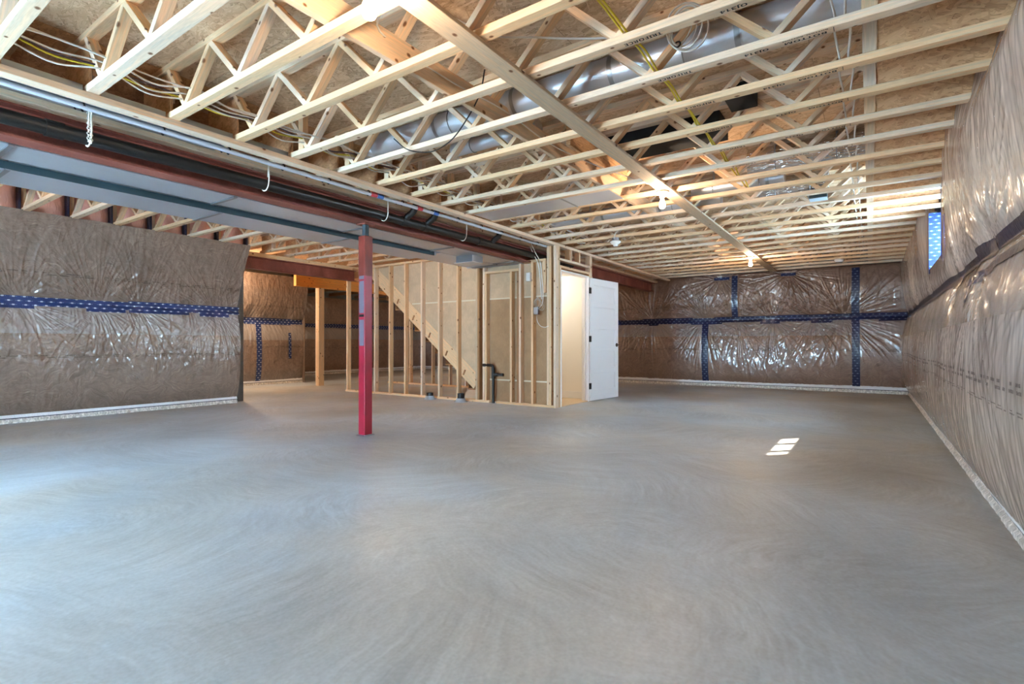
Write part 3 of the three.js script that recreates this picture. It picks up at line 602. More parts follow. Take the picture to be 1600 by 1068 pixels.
{ // pipe end elbow by the bulkhead, black box in a dark bay, panned joist bay
  const e = thing('duct_elbow', 'galvanized duct elbow above the bulkhead plate', 'duct', [-3.66, 2.68, TZ(4) - 0.22]);
  part('elbow_body', new THREE.TubeGeometry(new THREE.CatmullRomCurve3([V(0.28, 0.03, 0), V(0.1, 0.03, 0), V(0, -0.02, 0.02), V(-0.05, -0.1, 0.05)]), 16, 0.085, 18), M.galv, e);
  const b = tag(part('black_bay_box', mergeGeometries([slab(-1.95, -0.98, 2.66, 2.8, TZ(8) + 0.06, TZ(8) + 0.38, 1), slab(-0.86, -0.68, 2.7, 2.8, TZ(7) + 0.06, TZ(7) + 0.3, 1)]), M.black), 'black box in the joist bay right of the strapping board', 'duct');  // plain black boxes filling the dark opening in the bay
  const p = thing('panned_joist_sheet', 'flat shiny sheet metal closing a joist bay above the bulkhead plate', 'duct', [-2.95, JB + 0.004, (TZ(8) + TZ(9)) / 2 - 0.0]);
  part('sheet', slab(-0.85, 0.85, 0, 0.0015, -0.205, 0.215, 0.8), M.galv, p);
  part('sheet_seam', slab(0.3, 0.32, -0.004, 0.001, -0.205, 0.215, 0.8), M.galvDull, p);
  const w = tag(along(part('blocking_board', plank(1.2, 0.235, 0.038, 1), M.osbWarm)), 'short deep strand board block across the trusses beside the panned sheet', 'board'); w.position.set(-2.02, 2.68, TZ(7) - 0.1);
}

// ---------------------------------------------------------------- drain and water pipes along the beam
{
  const d = thing('drain_pipe', 'fat black drain pipe slung along the right side of the steel beam', 'pipe', [-4.2, 2.29, 0]);
  part('pipe_run', scaleUV(cyl(0.045, 0.045, 9.8, 20).rotateX(Math.PI / 2).translate(0, 0, -3.0), 1, 8), M.abs, d);
  for (const z of [-1.05, -4.02, -4.35, -5.35, -7.6]) part('coupling', cyl(0.053, 0.053, 0.09, 20).rotateX(Math.PI / 2).translate(0, 0, z), M.abs, d);
  for (const z of [-4.02, -4.35, -5.6]) part('branch', new THREE.TubeGeometry(new THREE.CatmullRomCurve3([V(0, 0, z), V(0.04, 0.05, z - 0.01), V(0.09, 0.1, z - 0.04), V(0.13, 0.2, z - 0.06)]), 12, 0.036, 12), M.abs, d);
  for (const [z, l] of [[-1.22, 0], [-2.42, 1], [-3.72, 2], [-5.0, 3]]) {
    const s = thing('hanger_strap', ['pale chain looped under the drain pipe nearest to the camera', 'white strap holding the drain pipe, second from the camera', 'white strap holding the drain pipe just before the red column', 'white strap holding the drain pipe past the red column'][l], 'strap', [-4.19, 2.29, z], 'straps holding the drain pipe');
    if (!l) { for (const dx of [0, 0.02]) for (let k = 0; k < 13; k++) { const m = part('chain_link', new THREE.TorusGeometry(0.008, 0.0028, 5, 8), M.rope, s); m.position.set(0.055 + dx, 0.15 - k * 0.016 , dx); m.rotation.y = (k % 2) * Math.PI / 2; } }
    part('strap_loop', tube([[0.06, 0.15, 0], [0.062, 0.04, 0], [0.05, -0.02, 0], [0.02, -0.05, 0], [-0.02, -0.05, 0], [-0.05, -0.02, 0]], 0.005, 24, 6), M.rope, s);
    part('strap_tail', tube([[0.085, 0.15, 0.02], [0.083, 0.09, 0.02], [0.085, 0.04, 0.025]], 0.004, 8, 6), M.rope, s);
  }
}
{
  const mk = (label, x, y, r, mat, z0, z1) => { const p = thing('water_pipe', label, 'pipe', [x, y, 0]); part('pipe_run', tube([[0, 0, z0], [0.004, 0.004, z0 * 0.7 + z1 * 0.3], [-0.004, -0.003, z0 * 0.35 + z1 * 0.65], [0, 0, z1]], r, 40, 10), mat, p); return p; };
  const a = mk('pale blue water pipe clipped below the trusses, nearest to the bulkhead plate', -4.0, 2.41, 0.019, M.pipeBlue, 1.8, -6.85);
  const b = mk('thin grey water pipe between the nailer board and the pale blue pipe', -4.06, 2.425, 0.013, M.pipeGrey, 1.8, -6.85);
  for (let k = 0; k < 15; k++) { const c = part('pipe_clip', new THREE.TorusGeometry(0.023, 0.006, 6, 14, Math.PI * 1.5), M.cableBlack, a); c.position.z = TZ(k - 1); if (k % 2) part('pipe_clip', new THREE.TorusGeometry(0.017, 0.005, 6, 14, Math.PI * 1.5), M.cableBlack, b).position.z = TZ(k - 1) + 0.02; }
  for (const [z, m] of [[-3.42, M.plasticRed], [-3.5, M.plasticBlue], [-4.05, M.plasticRed], [-4.3, M.plasticBlue]]) part('crimp_fitting', cyl(0.023, 0.023, 0.07, 12).rotateX(Math.PI / 2).translate(0, 0, z), m, a);
  const pa = tag(part('metal_flashing', slab(-4.2, -3.92, JB - 0.004, JB - 0.001, -2.0, 1.6, 0.8), M.galvDull), 'grey sheet metal strip under the truss ends between beam and bulkhead plate', 'sheet');
}
// pieces of folded metal on the bulkhead plate between the first trusses
for (let k = -1; k < 3; k++) {
  const label = ['bent metal strip on the bulkhead plate nearest to the camera', 'bent metal strip on the bulkhead plate, second from the camera', 'bent metal strip on the bulkhead plate, third from the camera', 'bent metal strip on the bulkhead plate, last of the row'][k + 1];
  const m = tag(part('folded_strip', mergeGeometries([slab(-3.93, -3.86, JB + 0.0, JB + 0.003, TZ(k + 1) + 0.04, TZ(k) - 0.05, 0.8), slab(-3.865, -3.862, JB, JB + 0.045, TZ(k + 1) + 0.04, TZ(k) - 0.05, 0.8)]), M.galvDull), label, 'metal strip', 'bent metal strips on the bulkhead plate');
}

// ---------------------------------------------------------------- bare bulbs
function lampholder(label, pos, boxed = true, power = BULB_POWER) {
  const l = thing('bulb_lamp', label, 'lamp', pos, undefined);  // pos: underside of the timber it is screwed to
  if (boxed) part('outlet_box', cyl(0.05, 0.05, 0.085, 8).translate(0, 0.0025, 0), M.galvDull, l);
  const drop = boxed ? 0 : 0.038;
  part('lampholder', new THREE.LatheGeometry([[0, -0.04], [0.062, -0.04], [0.064, -0.05], [0.056, -0.062], [0.032, -0.068], [0.026, -0.085], [0.024, -0.095], [0, -0.095]].reverse().map(([x, y]) => new THREE.Vector2(x, y)), 28), M.porcelain, l).position.y = drop;
  const glow = std({ color: 0xfff2d8, emissive: BULB_COLOR, emissiveIntensity: 25, roughness: 0.4 });
  part('bulb', new THREE.LatheGeometry([[0.0, -0.205], [0.012, -0.204], [0.024, -0.197], [0.031, -0.183], [0.0325, -0.168], [0.029, -0.15], [0.02, -0.125], [0.0145, -0.108], [0.0135, -0.09]].map(([x, y]) => new THREE.Vector2(x, y)), 24), glow, l).position.y = drop;
  const p = new THREE.PointLight(BULB_COLOR, power); p.name = 'bulb_light'; p.position.set(0, -0.168 + drop, 0); p.castShadow = true; p.shadow.radius = 1.6; p.shadow.bias = -0.002; l.add(p);
  return l;
}
lampholder('glowing bare bulb at the top edge, under the nearest trusses', [-1.664, JB - 0.023, -1.40], false);
lampholder('glowing bare bulb beside the middle of the strapping board', [-1.66, JB - 0.023, -4.98], false);
lampholder('glowing bare bulb at the far end of the strapping board', [-1.67, JB - 0.023, -9.55], false);
lampholder('unseen bare bulb lighting the left alcove, behind the end of the near left wall', [-11.0, 2.45, -5.5], true, 12);  // out of view; placed to light the alcove and the laminated beam
lampholder('unseen bare bulb out of the frame, lighting the top of the near left wall', [-6.7, JB + 0.04, LZ(0)], true, 1.6);  // out of view; placed to light the near left wall top and pink batts
lampholder('unseen bare bulb lighting the rear room, behind the drywall backs', [-9.2, 2.475, -11.4], true, 7);  // out of view; placed to lift the dark rear room
lampholder('glowing bare bulb behind the red steel column', [-5.66, JB, -4.89]);

// ---------------------------------------------------------------- framed stair wall, stair, drywall backs
const FZ = -6.7, SD = 0.089;                                 // face and depth of the framed wall
const W4 = M.lumber;
function stud(parent, x, y0, y1, z, mat, v = 0, w = 0.038, d = SD, name = 'stud') { const m = upright(part(name, plank(y1 - y0, w, d, v), mat, parent)); m.position.set(x, (y0 + y1) / 2, z - d / 2); return m; }
function rail(parent, name, x0, x1, y, z, mat, v = 0, h = 0.038, d = SD) { const m = part(name, plank(x1 - x0, h, d, v), mat, parent); m.position.set((x0 + x1) / 2, y, z - d / 2); return m; }
{
  const w = thing('framed_wall', 'open framed stud wall of pale lumber beside the staircase, left of the white door', 'stud wall', [0, 0, 0]);
  rail(w, 'bottom_plate', -8.67, -5.06, 0.019, FZ, W4[1], 1); rail(w, 'bottom_plate', -4.93, -3.86, 0.019, FZ, W4[2], 2);
  rail(w, 'top_plate', -8.67, -5.46, JB + 0.0 - 0.019, FZ, W4[1], 2);
  [-8.628, -8.16, -7.809, -7.4, -6.993, -6.573, -6.159, -5.737].forEach((x, i) => stud(w, x, 0.038, JB - 0.038, FZ, W4[(i * 3 + 1) % 4], i % 4));
  stud(w, -5.324, 0.038, 2.19, FZ, M.lumberGrey, 1); stud(w, -5.285, 0.038, 2.19, FZ - 0.001, M.lumberDark, 3);
  stud(w, -5.178, 0.038, 2.19, FZ, W4[0], 2); stud(w, -5.135, 0.038, 2.085, FZ + 0.001, W4[2], 0);
  rail(w, 'header', -5.155, -4.5, 2.104, FZ, W4[1], 3);
  stud(w, -4.64, 0.038, 2.085, FZ, W4[2], 1); stud(w, -4.52, 0.038, 2.085, FZ - 0.02, M.lumberDark, 2);
  stud(w, -4.47, 0.038, 2.195, FZ, W4[0], 3); rail(w, 'header', -4.43, -4.0, 2.214, FZ, W4[2], 0);
  stud(w, -4.245, 0.038, 2.195, FZ, W4[1], 2);
  const bl = stud(w, -4.03, 1.72, 2.195, FZ + 0.0, W4[1], 1, 0.06, 0.06, 'nailing_block');
  stud(w, -3.965, 0.038, JB - 0.04, FZ, W4[3], 0); stud(w, -3.925, 0.038, JB - 0.04, FZ - 0.0, W4[2], 1); stud(w, -3.85, 0.0, JB - 0.04, FZ, W4[0], 2, 0.04);
  // the return with the door: studs on the face x = -3.83
  const DZ = (z0, z1, y, name, v, h = 0.038) => { const m = along(part(name, plank(z1 - z0, h, SD, v), W4[v], w)); m.position.set(-3.875, y, (z0 + z1) / 2); };
  const sd = (z, y0, y1, v) => { const m = upright(part('stud', plank(y1 - y0, SD, 0.038, v), W4[v], w)); m.rotation.set(0, 0, Math.PI / 2); m.position.set(-3.875, (y0 + y1) / 2, z); };
  sd(-6.812, 0, JB - 0.04, 2); sd(-6.852, 0, 2.1, 0);
  sd(-7.822, 0, 2.1, 1); sd(-7.862, 0, JB - 0.04, 0); sd(-7.905, 0, JB - 0.04, 3);
  DZ(-7.84, -6.83, 2.115, 'header', 1); DZ(-7.84, -6.83, 2.225, 'header', 0);
  sd(-7.16, 2.245, JB - 0.04, 2); sd(-7.48, 2.245, JB - 0.04, 1); sd(-7.2, 2.245, JB - 0.04, 3);
}
{ // backs of the drywall, standing behind the studs
  const d = thing('drywall_backing', 'brown paper backs of drywall sheets fixed behind the studs of the framed wall', 'drywall');
  const z = FZ - SD - 0.014, P = (pts, mat, label) => { const g = extrude(polygon(pts), 0.012); g.translate(0, 0, z); part('drywall_sheet', boxUV(g, 1.2), mat, d); };
  const line = (y) => -5.435 - (y - 0.5) / 0.795;            // upper edge of the stringer
  P([[line(2.41), 2.41], [-5.32, 2.41], [-5.32, 1.682], [line(1.682), 1.682]], M.paper);
  P([[line(1.676), 1.676], [-5.32, 1.676], [-5.32, 0.376], [line(0.376), 0.376]], M.paper);
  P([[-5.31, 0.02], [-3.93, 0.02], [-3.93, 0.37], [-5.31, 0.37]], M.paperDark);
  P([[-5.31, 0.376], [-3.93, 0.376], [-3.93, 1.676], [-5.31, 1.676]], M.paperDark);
  P([[-5.31, 1.682], [-3.93, 1.682], [-3.93, 2.2], [-5.31, 2.2]], M.paper);
  for (const [y, x0] of [[1.679, line(1.66)], [0.373, -5.2]]) part('joint_line', slab(x0, -3.95, y - 0.012, y + 0.012, z + 0.0115, z + 0.0135), M.joint, d);
}
{ // staircase rising to the left behind the studs
  const s = thing('staircase', 'wooden staircase with a pale sloping stringer rising leftwards behind the studs', 'stairs');
  const ang = Math.atan(0.795), L = 3.55, w = 0.245;
  for (const [z, k] of [[FZ - SD - 0.016, 0], [-8.66, 1]]) {
    const m = part('stringer', plank(L, w, 0.03, 2 + k), M.lumber[1], s), cx = -6.77, cy = 0.5 + 0.795 * (-5.435 - cx) - w / 2 / Math.cos(ang);
    m.position.set(cx, cy, z - 0.018 + (k ? 0 : 0.02)); m.rotation.z = -ang;
  }
  for (let k = 0; k < 11; k++) { const x = -5.34 - k * 0.252, y = 0.2 * (k + 1) - 0.02; part('tread', slab(x - 0.27, x, y, y + 0.025, -8.64, FZ - SD - 0.04), M.lumberDark, s); part('riser', slab(x - 0.264, x - 0.252, y + 0.025, y + 0.2, -8.64, FZ - SD - 0.04), M.lumberDark, s); }
  for (let k = 0; k < 5; k++) { const x = -7.25 + k * 0.4, m = part('fixing_block', plank(0.09, 0.022, 0.02, 0), M.lumberDark, s); m.position.set(x, 0.5 + 0.795 * (-5.435 - x) - 0.2, FZ - SD + 0.012); m.rotation.z = 1.1; }
}
{
  const w = thing('understair_wall', 'second row of short studs in the dark under the stairs', 'stud wall');
  rail(w, 'bottom_plate', -9.7, -5.6, 0.019, -8.74, W4[1], 1);
  [-9.62, -8.95, -8.24, -7.72, -7.26, -6.6].forEach((x, i) => stud(w, x, 0.038, Math.min(2.2, 0.14 + 0.795 * (-5.435 - x)), -8.74, W4[i % 4], i % 4));
}
{ // post and laminated beam at the far left
  const p = thing('wooden_post', 'three-ply wooden post under the golden laminated beam, left of the framed wall', 'post', [-10.36, 0, -7.3]);
  for (let k = 0; k < 3; k++) { const m = upright(part('ply', plank(2.22, 0.042, 0.14, k), W4[k], p)); m.position.set(-0.043 + k * 0.043, 1.11, 0); }
  const b = thing('laminated_beam', 'laminated timber beam tinted golden as by lamplight, resting on the three-ply post', 'beam', [-10.4, 2.345, -8.7]);
  for (let k = 0; k < 2; k++) { const m = along(part('ply', plank(4.0, 0.24, 0.045, k), M.lumberWarmLit, b)); m.position.x = -0.023 + k * 0.046; }
  for (let k = 0; k < 6; k++) {
    const j = tag(part('ceiling_joist', plank(7.0, 0.09, 0.04, k % 4), M.lumberDark), ['dark ceiling joist over the rear room, nearest to the laminated beam end', 'dark ceiling joist over the rear room, second behind the post', 'dark ceiling joist over the rear room, third behind the post', 'dark ceiling joist over the rear room, fourth behind the post', 'dark ceiling joist over the rear room, fifth behind the post', 'dark ceiling joist over the rear room, next to its back wall'][k], 'joist', 'dark joists over the rear room');
    j.position.set(-10.95, 2.52, -8.4 - k * 1.0);
  }
}

// ---------------------------------------------------------------- door, jamb, closet
{
  const cl = 'closet';
  struct('wall_closet_end', slab(-5.2, -3.93, 0, 2.13, -8.12, -8.0), M.wallWhite);
  struct('wall_closet_back', slab(-5.3, -5.2, 0, 2.13, -8.12, FZ - SD - 0.03), M.wallWhite);
  struct('wall_closet_side', slab(-5.2, -3.93, 0, 2.13, FZ - SD - 0.04, FZ - SD - 0.018), M.wallWhite);
  struct('ceiling', slab(-5.3, -3.93, 2.13, 2.15, -8.12, FZ - SD - 0.018), M.wallWhite).name = 'ceiling_001';
  struct('floor', slab(-5.2, -3.84, 0, 0.012, -8.0, FZ - SD - 0.04), M.tan).name = 'floor_001';
  struct('wall_closet_front', mergeGeometries([slab(-3.93, -3.92, 0, 2.1, -8.12, -7.8), slab(-3.93, -3.92, 2.06, 2.13, -8.0, -6.8)]), M.wallWhite);
  const b = struct('baseboard_closet', extrude(polygon([[0, 0], [0.014, 0], [0.014, 0.1], [0.008, 0.125], [0, 0.13]]), 1.26).rotateY(Math.PI / 2).translate(-5.2, 0.012, -8.0).rotateY(0), M.white);
  const g = b.geometry; g.scale(1, 1, 1);
  b.geometry = boxUV(slab(-5.2, -3.93, 0.012, 0.135, -8.0, -7.986, 1, 0.005), 1);
  const t = structGroup('trim_4');                           // white jamb
  for (const z of [-6.872, -7.805]) part('jamb_leg', slab(-3.955, -3.825, 0, 2.065, z, z + 0.02, 1, 0.002), M.doorWhite, t);
  part('jamb_head', slab(-3.955, -3.825, 2.045, 2.065, -7.785, -6.872, 1, 0.002), M.doorWhite, t);
  for (const z of [-6.884, -7.785]) part('stop_strip', slab(-3.92, -3.885, 0, 2.045, z, z + 0.012, 1, 0.002), M.doorWhite, t);
  part('strike_plate', slab(-3.87, -3.842, 0.92, 0.98, -6.873, -6.87, 1), M.hinge, t);
  // leaf, swung right round so that it stands along the wall beyond the opening
  const d = structGroup('door_1', [-3.835, 0.012, -7.82]); d.rotation.y = Math.PI / 2 - Math.atan2(0.1, 0.945);
  const DW = 0.93, DH = 2.03, TH = 0.044, s = new THREE.Shape(); s.moveTo(0, 0); s.lineTo(DW, 0); s.lineTo(DW, DH); s.lineTo(0, DH); s.closePath();
  const st = 0.11, rails = 5, ph = (DH - 0.17 - 0.11 - 4 * 0.085) / 5, ys = [];
  for (let k = 0; k < rails; k++) { const y = 0.17 + k * (ph + 0.085); ys.push(y); const h = new THREE.Path(); h.moveTo(st, y); h.lineTo(st, y + ph); h.lineTo(DW - st, y + ph); h.lineTo(DW - st, y); h.closePath(); s.holes.push(h); }
  const lg = extrude(s, TH - 0.006, 0.003); lg.translate(0.003, 0, -TH / 2 + 0.003);
  part('stiles_and_rails', lg, M.doorWhite, d);
  for (const y of ys) {
    const g2 = new RoundedBoxGeometry(DW - 2 * st + 0.006, ph + 0.006, TH - 0.032, 1, 0.002); g2.translate(DW / 2, y + ph / 2, 0); const p = part('door_panel', g2, M.doorWhite, d);
    for (const [bx, by, bw, bh] of [[DW / 2, y + 0.006, DW - 2 * st, 0.012], [DW / 2, y + ph - 0.006, DW - 2 * st, 0.012], [st + 0.006, y + ph / 2, 0.012, ph], [DW - st - 0.006, y + ph / 2, 0.012, ph]]) for (const sg of [-1, 1]) part('bead', new THREE.BoxGeometry(bw, bh, 0.006).translate(bx, by, sg * (TH / 2 - 0.012)), M.doorWhite, p);
  }
  for (const y of [0.24, 1.02, 1.82]) { const h = part('hinge', mergeGeometries([new RoundedBoxGeometry(0.075, 0.1, 0.004, 1, 0.001).translate(-0.005, y, TH / 2 + 0.002), cyl(0.008, 0.008, 0.1, 10).translate(-0.012, y, TH / 2 + 0.006).toNonIndexed()]), M.hinge, d); }
  const hd = new THREE.Group(); hd.name = 'door_handle'; hd.position.set(DW - 0.06, 0.92, 0); d.add(hd);
  for (const sg of [-1, 1]) {
    part('rose', cyl(0.032, 0.032, 0.01, 20).rotateX(Math.PI / 2).translate(0, 0, sg * (TH / 2 + 0.005)), M.hinge, hd);
    part('lever', tube([[0, 0, sg * (TH / 2)], [0, 0, sg * (TH / 2 + 0.045)], [-0.02, 0, sg * (TH / 2 + 0.055)], [-0.11, -0.003, sg * (TH / 2 + 0.05)]], 0.009, 20, 8), M.hinge, hd);
  }
}

// ---------------------------------------------------------------- floor stubs, rough-in drain
for (const [x, z, h, label] of [[-6.25, -6.58, 0.11, 'short floor drain stub at the stud wall, left one of two'], [-5.53, -6.55, 0.14, 'short floor drain stub at the stud wall, right one of two']]) {
  const d = thing('drain_stub', label, 'pipe', [x, 0, z]);
  part('collar', new THREE.LatheGeometry([[0.115, 0], [0.11, 0.012], [0.085, 0.02], [0.07, 0.06], [0.066, 0.062]].map(([a, b]) => new THREE.Vector2(a, b)), 24), M.pipeGrey, d);
  part('pipe_end', new THREE.LatheGeometry([[0.057, 0.01], [0.057, h], [0.05, h], [0.048, h - 0.03], [0, h - 0.03]].map(([a, b]) => new THREE.Vector2(a, b)), 24), M.abs, d);
}
{
  const d = thing('rough_in_drain', 'black plastic drain rough-in with an arm and a tee, rising through the wall plate', 'pipe', [-4.99, 0, -6.715]);
  part('riser_pipe', cyl(0.023, 0.023, 0.5, 14).translate(0, 0.25, 0), M.abs, d);
  part('tee_fitting', mergeGeometries([cyl(0.031, 0.031, 0.11, 14).translate(0, 0.45, 0), cyl(0.029, 0.029, 0.09, 14).rotateZ(Math.PI / 2).translate(0.045, 0.46, 0)]), M.abs, d);
  part('stub_out', cyl(0.024, 0.024, 0.13, 14).rotateZ(Math.PI / 2).translate(0.13, 0.46, 0), M.abs, d);
  part('trap_arm', tube([[0, 0.48, 0], [0, 0.56, 0], [-0.015, 0.595, 0], [-0.05, 0.605, 0], [-0.19, 0.607, 0]], 0.023, 24, 12), M.abs, d);
  part('coupling', mergeGeometries([cyl(0.03, 0.03, 0.06, 14).rotateZ(Math.PI / 2).translate(-0.17, 0.607, 0), cyl(0.03, 0.03, 0.06, 14).translate(0, 0.54, 0)]), M.abs, d);
}

// ---------------------------------------------------------------- pink batts and dark tape at the truss ends on the left wall
{
  for (let j = -1; j < 8; j++) {
    const z1 = LZ(j) - 0.03, z0 = LZ(j + 1) + 0.03, n = j + 2;
    const t = thing('pink_batt', `pink insulation batt over the near left wall, ${n === 9 ? 'last of its row' : ORD[n] + ' from the camera end'}`, 'insulation', [0, 0, 0], 'pink batts between the truss ends');
    const frame = wallFrame([-8.45, z1], 0, -1, 1, 0), L = z1 - z0, out = (u, v) => 0.14 + 0.2 * Math.pow(Math.max(0, 4 * (u / L) * (1 - u / L)), 0.5) * Math.pow(Math.max(0, 1 - Math.pow((v - 2.62) / 0.26, 2)), 0.5) + 0.012 * (fbm(u * 14, v * 14, 0, 0, 700 + j, 3) - 0.5);
    part('batt', sheetMesh(frame, out, 0, L, 2.44, SUB, 0.02, 0.02, 1), M.pinkSheet ??= phys({ color: 0xffc2b0, roughness: 0.5, clearcoat: 0.8, clearcoatRoughness: 0.25, bumpMap: polyBump, bumpScale: 0.01 }), t);
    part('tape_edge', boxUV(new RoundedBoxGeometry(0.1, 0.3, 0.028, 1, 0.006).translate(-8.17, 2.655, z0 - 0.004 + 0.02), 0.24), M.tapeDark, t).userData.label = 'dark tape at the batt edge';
  }
  for (let k = 3; k < 15; k++) {                              // dark taped rim between the truss ends on the right
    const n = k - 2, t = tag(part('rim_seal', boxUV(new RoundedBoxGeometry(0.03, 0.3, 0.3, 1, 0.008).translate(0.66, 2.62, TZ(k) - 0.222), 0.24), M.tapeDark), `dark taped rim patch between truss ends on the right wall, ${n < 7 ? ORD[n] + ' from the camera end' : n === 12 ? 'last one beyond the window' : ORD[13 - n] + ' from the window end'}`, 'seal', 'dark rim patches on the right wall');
  }
}

// ---------------------------------------------------------------- cables
function cable(label, pts, r, mat, name = 'electrical_cable', seg) { return tag(part(name, tube(pts, r, seg ?? pts.length * 8, 6), mat), label, 'cable'); }
{
  const r = rng(77), zs = []; for (let z = 0.3; z > -12; z -= 0.2215) zs.push(z);
  for (const [x, label, ph] of [[-0.135, 'white cable threaded near the end panels of the right trusses, left of a pair', 0], [-0.095, 'white cable threaded near the end panels of the right trusses, right of a pair', 1]]) {
    const pts = []; for (let k = -2; k <= 24; k++) { pts.push([x, JB + 0.055, TZ(k)]); if (k < 24) pts.push([x + (ph ? 1 : -1) * (0.005 + 0.016 * r()), JB + 0.075 + 0.03 * r(), TZ(k) - 0.222]); }
    cable(label, pts, 0.0055, M.cableWhite, 'electrical_cable', 260);
  }
  const yl = (dx, label) => { const pts = []; for (let k = 0; k <= 10; k++) { pts.push([-1.01 + dx, JB + 0.05, TZ(k)]); if (k < 10) pts.push([-1.01 + dx + (r() - 0.5) * 0.02, JB + 0.06 + 0.02 * r(), TZ(k) - 0.222]); } cable(label, pts, 0.006, M.cableYellow, 'electrical_cable', 120); };
  yl(0, 'yellow cable threaded through the trusses right of the strapping board, left of two strands'); yl(0.018, 'yellow cable threaded through the trusses right of the strapping board, right of two strands');
  // bundle of cables along the bulkhead plate
  const B = [[M.cableWhite, -3.66, 0.02, 'white cable of the bundle over the bulkhead plate, the lowest sagging one'], [M.cableWhite, -3.62, 0.05, 'white cable of the bundle over the bulkhead plate, beside the sagging one'], [M.cableYellow, -3.7, 0.075, 'yellow cable in the bundle over the bulkhead plate'], [M.cableDark, -3.68, 0.095, 'dark purple cable in the bundle over the bulkhead plate'], [M.cableWhite, -3.58, 0.1, 'white cable of the bundle over the bulkhead plate, the uppermost'], [M.cableWhite, -3.55, 0.07, 'white cable of the bundle over the bulkhead plate, farthest to the right']];
  for (const [mat, x, dy, label] of B) {
    const pts = []; for (let k = -2; k <= 15; k++) { pts.push([x + (r() - 0.5) * 0.05, JB + 0.06 + dy * 0.6 + r() * 0.02, TZ(k)]); if (k < 15) pts.push([x + (r() - 0.5) * 0.05, JB + 0.035 + dy + (r() - 0.7) * 0.05, TZ(k) - 0.22]); }
    cable(label, pts, 0.0055, mat, 'electrical_cable', 200);
  }
  cable('white cable running from the nearest bulb along the wide board on edge', [[-1.78, 2.49, -1.55], [-1.9, 2.58, -1.7], [-2.125, 2.6, -1.85], [-2.13, 2.57, -2.4], [-2.13, 2.6, -3.0], [-2.12, 2.56, -3.6], [-2.0, 2.52, -4.1], [-1.75, 2.49, -4.9]], 0.0055, M.cableWhite);
  cable('white cable swinging from the nearest bulb across to the right', [[-1.74, 2.49, -1.52], [-1.85, 2.62, -1.68], [-1.75, 2.6, -1.95], [-1.62, 2.57, -2.2], [-1.5, 2.6, -2.36], [-1.32, 2.6, -2.5], [-1.1, 2.58, -2.6]], 0.0055, M.cableWhite);
  cable('thin black cable hanging in a loop below the trusses', [[-3.0, 2.52, -2.76], [-2.93, 2.445, -2.84], [-2.78, 2.42, -2.92], [-2.55, 2.43, -2.88], [-2.3, 2.47, -2.76], [-2.05, 2.56, -2.62], [-2.0, 2.68, -2.6]], 0.0045, M.cableBlack);
  const coil = thing('cable_coil', 'coil of white cable hanging between trusses at the top of the picture', 'cable', [-0.82, 2.62, TZ(4) + 0.13]);
  for (let k = 0; k < 4; k++) { const m = part('cable_loop', new THREE.TorusGeometry(0.075 + 0.014 * k, 0.0055, 6, 26), M.cableWhite, coil); m.scale.set(0.62 + 0.1 * k, 1, 1); m.position.set(0.012 * k, -0.006 * k, 0.01 * k); m.rotation.set(0.2, 0.5 * (k % 2), -0.5 + 0.14 * k); }
  part('cable_tie', new THREE.TorusGeometry(0.014, 0.005, 6, 12), M.cableBlack, coil).position.set(-0.02, -0.08, 0.01);
  // cables falling from the pipes to the boxes in the framed wall
  cable('white cable dropping from the pipes to the corner of the framed wall, left strand', [[-4.2, 2.44, -6.55], [-4.18, 2.3, -6.64], [-4.12, 2.18, -6.66], [-4.09, 2.0, -6.67], [-4.06, 1.75, -6.66], [-4.06, 1.62, -6.68]], 0.006, M.cableWhite);
  cable('white cable dropping from the pipes to the corner of the framed wall, right strand', [[-4.16, 2.44, -6.55], [-4.13, 2.3, -6.63], [-4.07, 2.18, -6.65], [-4.05, 2.0, -6.66], [-4.02, 1.7, -6.65], [-4.05, 1.55, -6.68], [-4.1, 1.5, -6.69]], 0.006, M.cableWhite);
  const wc = thing('wire_coil', 'looped white wires bunched above the grey outlet box', 'cable', [-4.13, 1.58, FZ + 0.02]);
  for (let k = 0; k < 4; k++) { const m = part('wire_loop', new THREE.TorusGeometry(0.062 + 0.006 * k, 0.0034, 6, 22), M.cableGrey ??= std({ color: 0xb8b0a4, roughness: 0.5 }), wc); m.scale.set(0.7, 1.2, 1); m.position.set(0.012 * k, -0.015 * k, 0.006 * k); m.rotation.set(0, 0.3 * (k - 1.5), 0.25 * k); }
  cable('white wire hanging in a loop below the grey outlet box', [[-4.15, 1.4, FZ + 0.02], [-4.14, 1.3, FZ + 0.02], [-4.08, 1.22, FZ + 0.02], [-4.0, 1.2, FZ + 0.01], [-3.95, 1.22, FZ]], 0.005, M.cableWhite);
}
function wallBox(label, pos, w, h, d, mat, extra) {
  const b = thing('outlet_box', label, 'box', pos);
  part('box_body', new RoundedBoxGeometry(w, h, d, 2, 0.005), mat, b); part('cover', new RoundedBoxGeometry(w - 0.014, h - 0.014, 0.006, 1, 0.002).translate(0, 0, d / 2), mat, b);
  return b;
}
wallBox('small white box on a stud of the framed wall', [-4.285, 1.97, FZ + 0.025], 0.075, 0.13, 0.05, M.white);
wallBox('grey outlet box with wires on the stud nearest to the corner post', [-4.15, 1.45, FZ + 0.025], 0.075, 0.11, 0.05, M.galvDull);
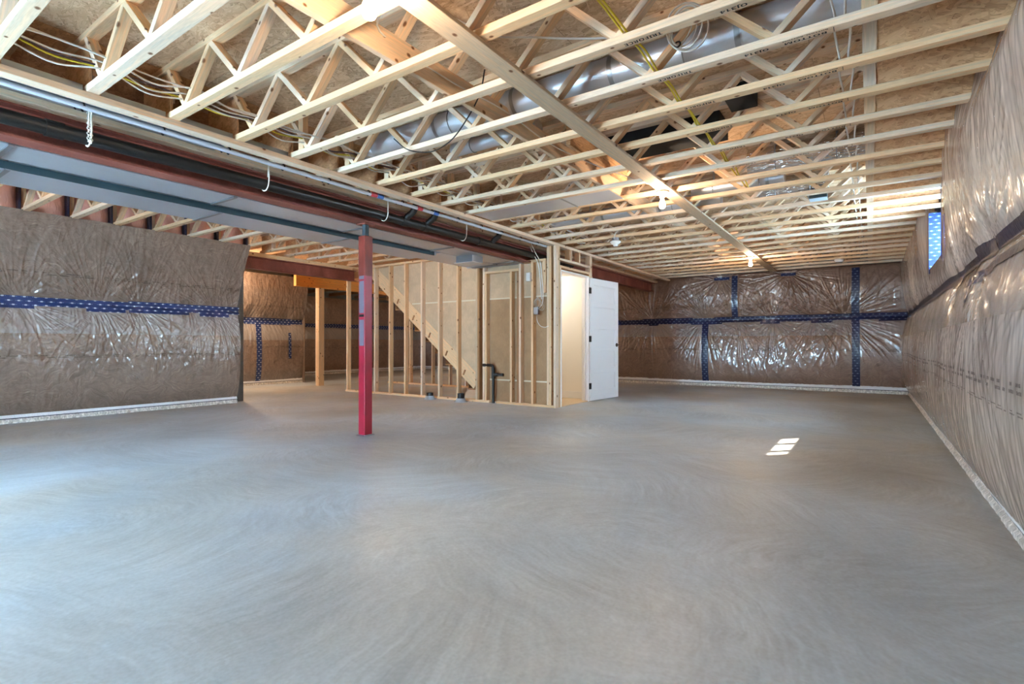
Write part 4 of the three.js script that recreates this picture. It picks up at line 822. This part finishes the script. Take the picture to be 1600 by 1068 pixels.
{
  const o = thing('junction_box', 'unlit white lampholder box hanging under the trusses left of the far bulbs', 'box', [-2.97, JB, TZ(13)]);
  part('box_body', cyl(0.055, 0.055, 0.045, 8).translate(0, -0.0225, 0), M.galvDull, o); part('porcelain_holder', new THREE.LatheGeometry([[0, -0.045], [0.075, -0.045], [0.078, -0.06], [0.06, -0.085], [0.035, -0.095], [0.03, -0.12], [0, -0.12]].reverse().map(([a, b]) => new THREE.Vector2(a, b)), 24), M.porcelain, o);
  part('pull_loop', tube([[0, -0.02, 0.06], [0.03, 0.05, 0.07], [0.06, 0.09, 0.05], [0.05, 0.16, 0.03]], 0.005, 16, 6), M.cableWhite, o);
  const s = thing('smoke_alarm', 'round white smoke alarm under the last trusses near the far wall', 'alarm', [-0.45, JB, -10.87]);
  part('alarm_body', new THREE.LatheGeometry([[0, -0.05], [0.05, -0.05], [0.07, -0.04], [0.078, -0.02], [0.08, 0], [0, 0]].map(([a, b]) => new THREE.Vector2(a, b)), 28), M.white, s); part('alarm_ring', new THREE.TorusGeometry(0.05, 0.004, 6, 24).rotateX(Math.PI / 2).translate(0, -0.049, 0), M.galvDull, s);
  const b = thing('junction_box', 'square metal junction box with a pale blue cover between the right trusses', 'box', [-0.44, JB, (TZ(11) + TZ(12)) / 2]);
  part('box_body', new RoundedBoxGeometry(0.16, 0.05, 0.1, 1, 0.004).translate(0, 0.03, 0), M.galvDark, b); part('cover', new RoundedBoxGeometry(0.16, 0.006, 0.13, 1, 0.002).translate(0, -0.004, 0), std({ color: 0xc9dcea, roughness: 0.5 }), b);
  part('mounting_bar', slab(-0.095, -0.08, 0.03, 0.05, -0.19, 0.19, 1), M.galvDull, b);
}
{ const j = tag(part('ceiling_joist', plank(3.2, 0.14, 0.06, 1), M.lumber[2]), 'added joist over the left alcove, out of view, carrying its unseen bulb', 'joist'); j.position.set(-10.2, 2.562, -5.5); }  // joist added out of view to hold the alcove bulb
{ // unseen closet light, placed to brighten the white interior
  const l = thing('unseen_ceiling_light', 'unseen flush ceiling light brightening the inside of the white closet', 'lamp', [-4.62, 2.13, -7.4]);
  part('light_base', cyl(0.13, 0.13, 0.02, 28).translate(0, -0.01, 0), M.white, l);
  part('diffuser', new THREE.LatheGeometry([[0, -0.075], [0.06, -0.07], [0.1, -0.05], [0.12, -0.02]].map(([a, b]) => new THREE.Vector2(a, b)), 28), std({ color: 0xffffff, emissive: 0xffe2b8, emissiveIntensity: 3 }), l);
  const p = new THREE.PointLight(0xfff4e8, CLOSET_POWER); p.name = 'unseen_closet_light'; p.position.set(0, -0.05, 0); p.castShadow = true; p.shadow.radius = 3; l.add(p);
}

renderer.render(scene, camera);
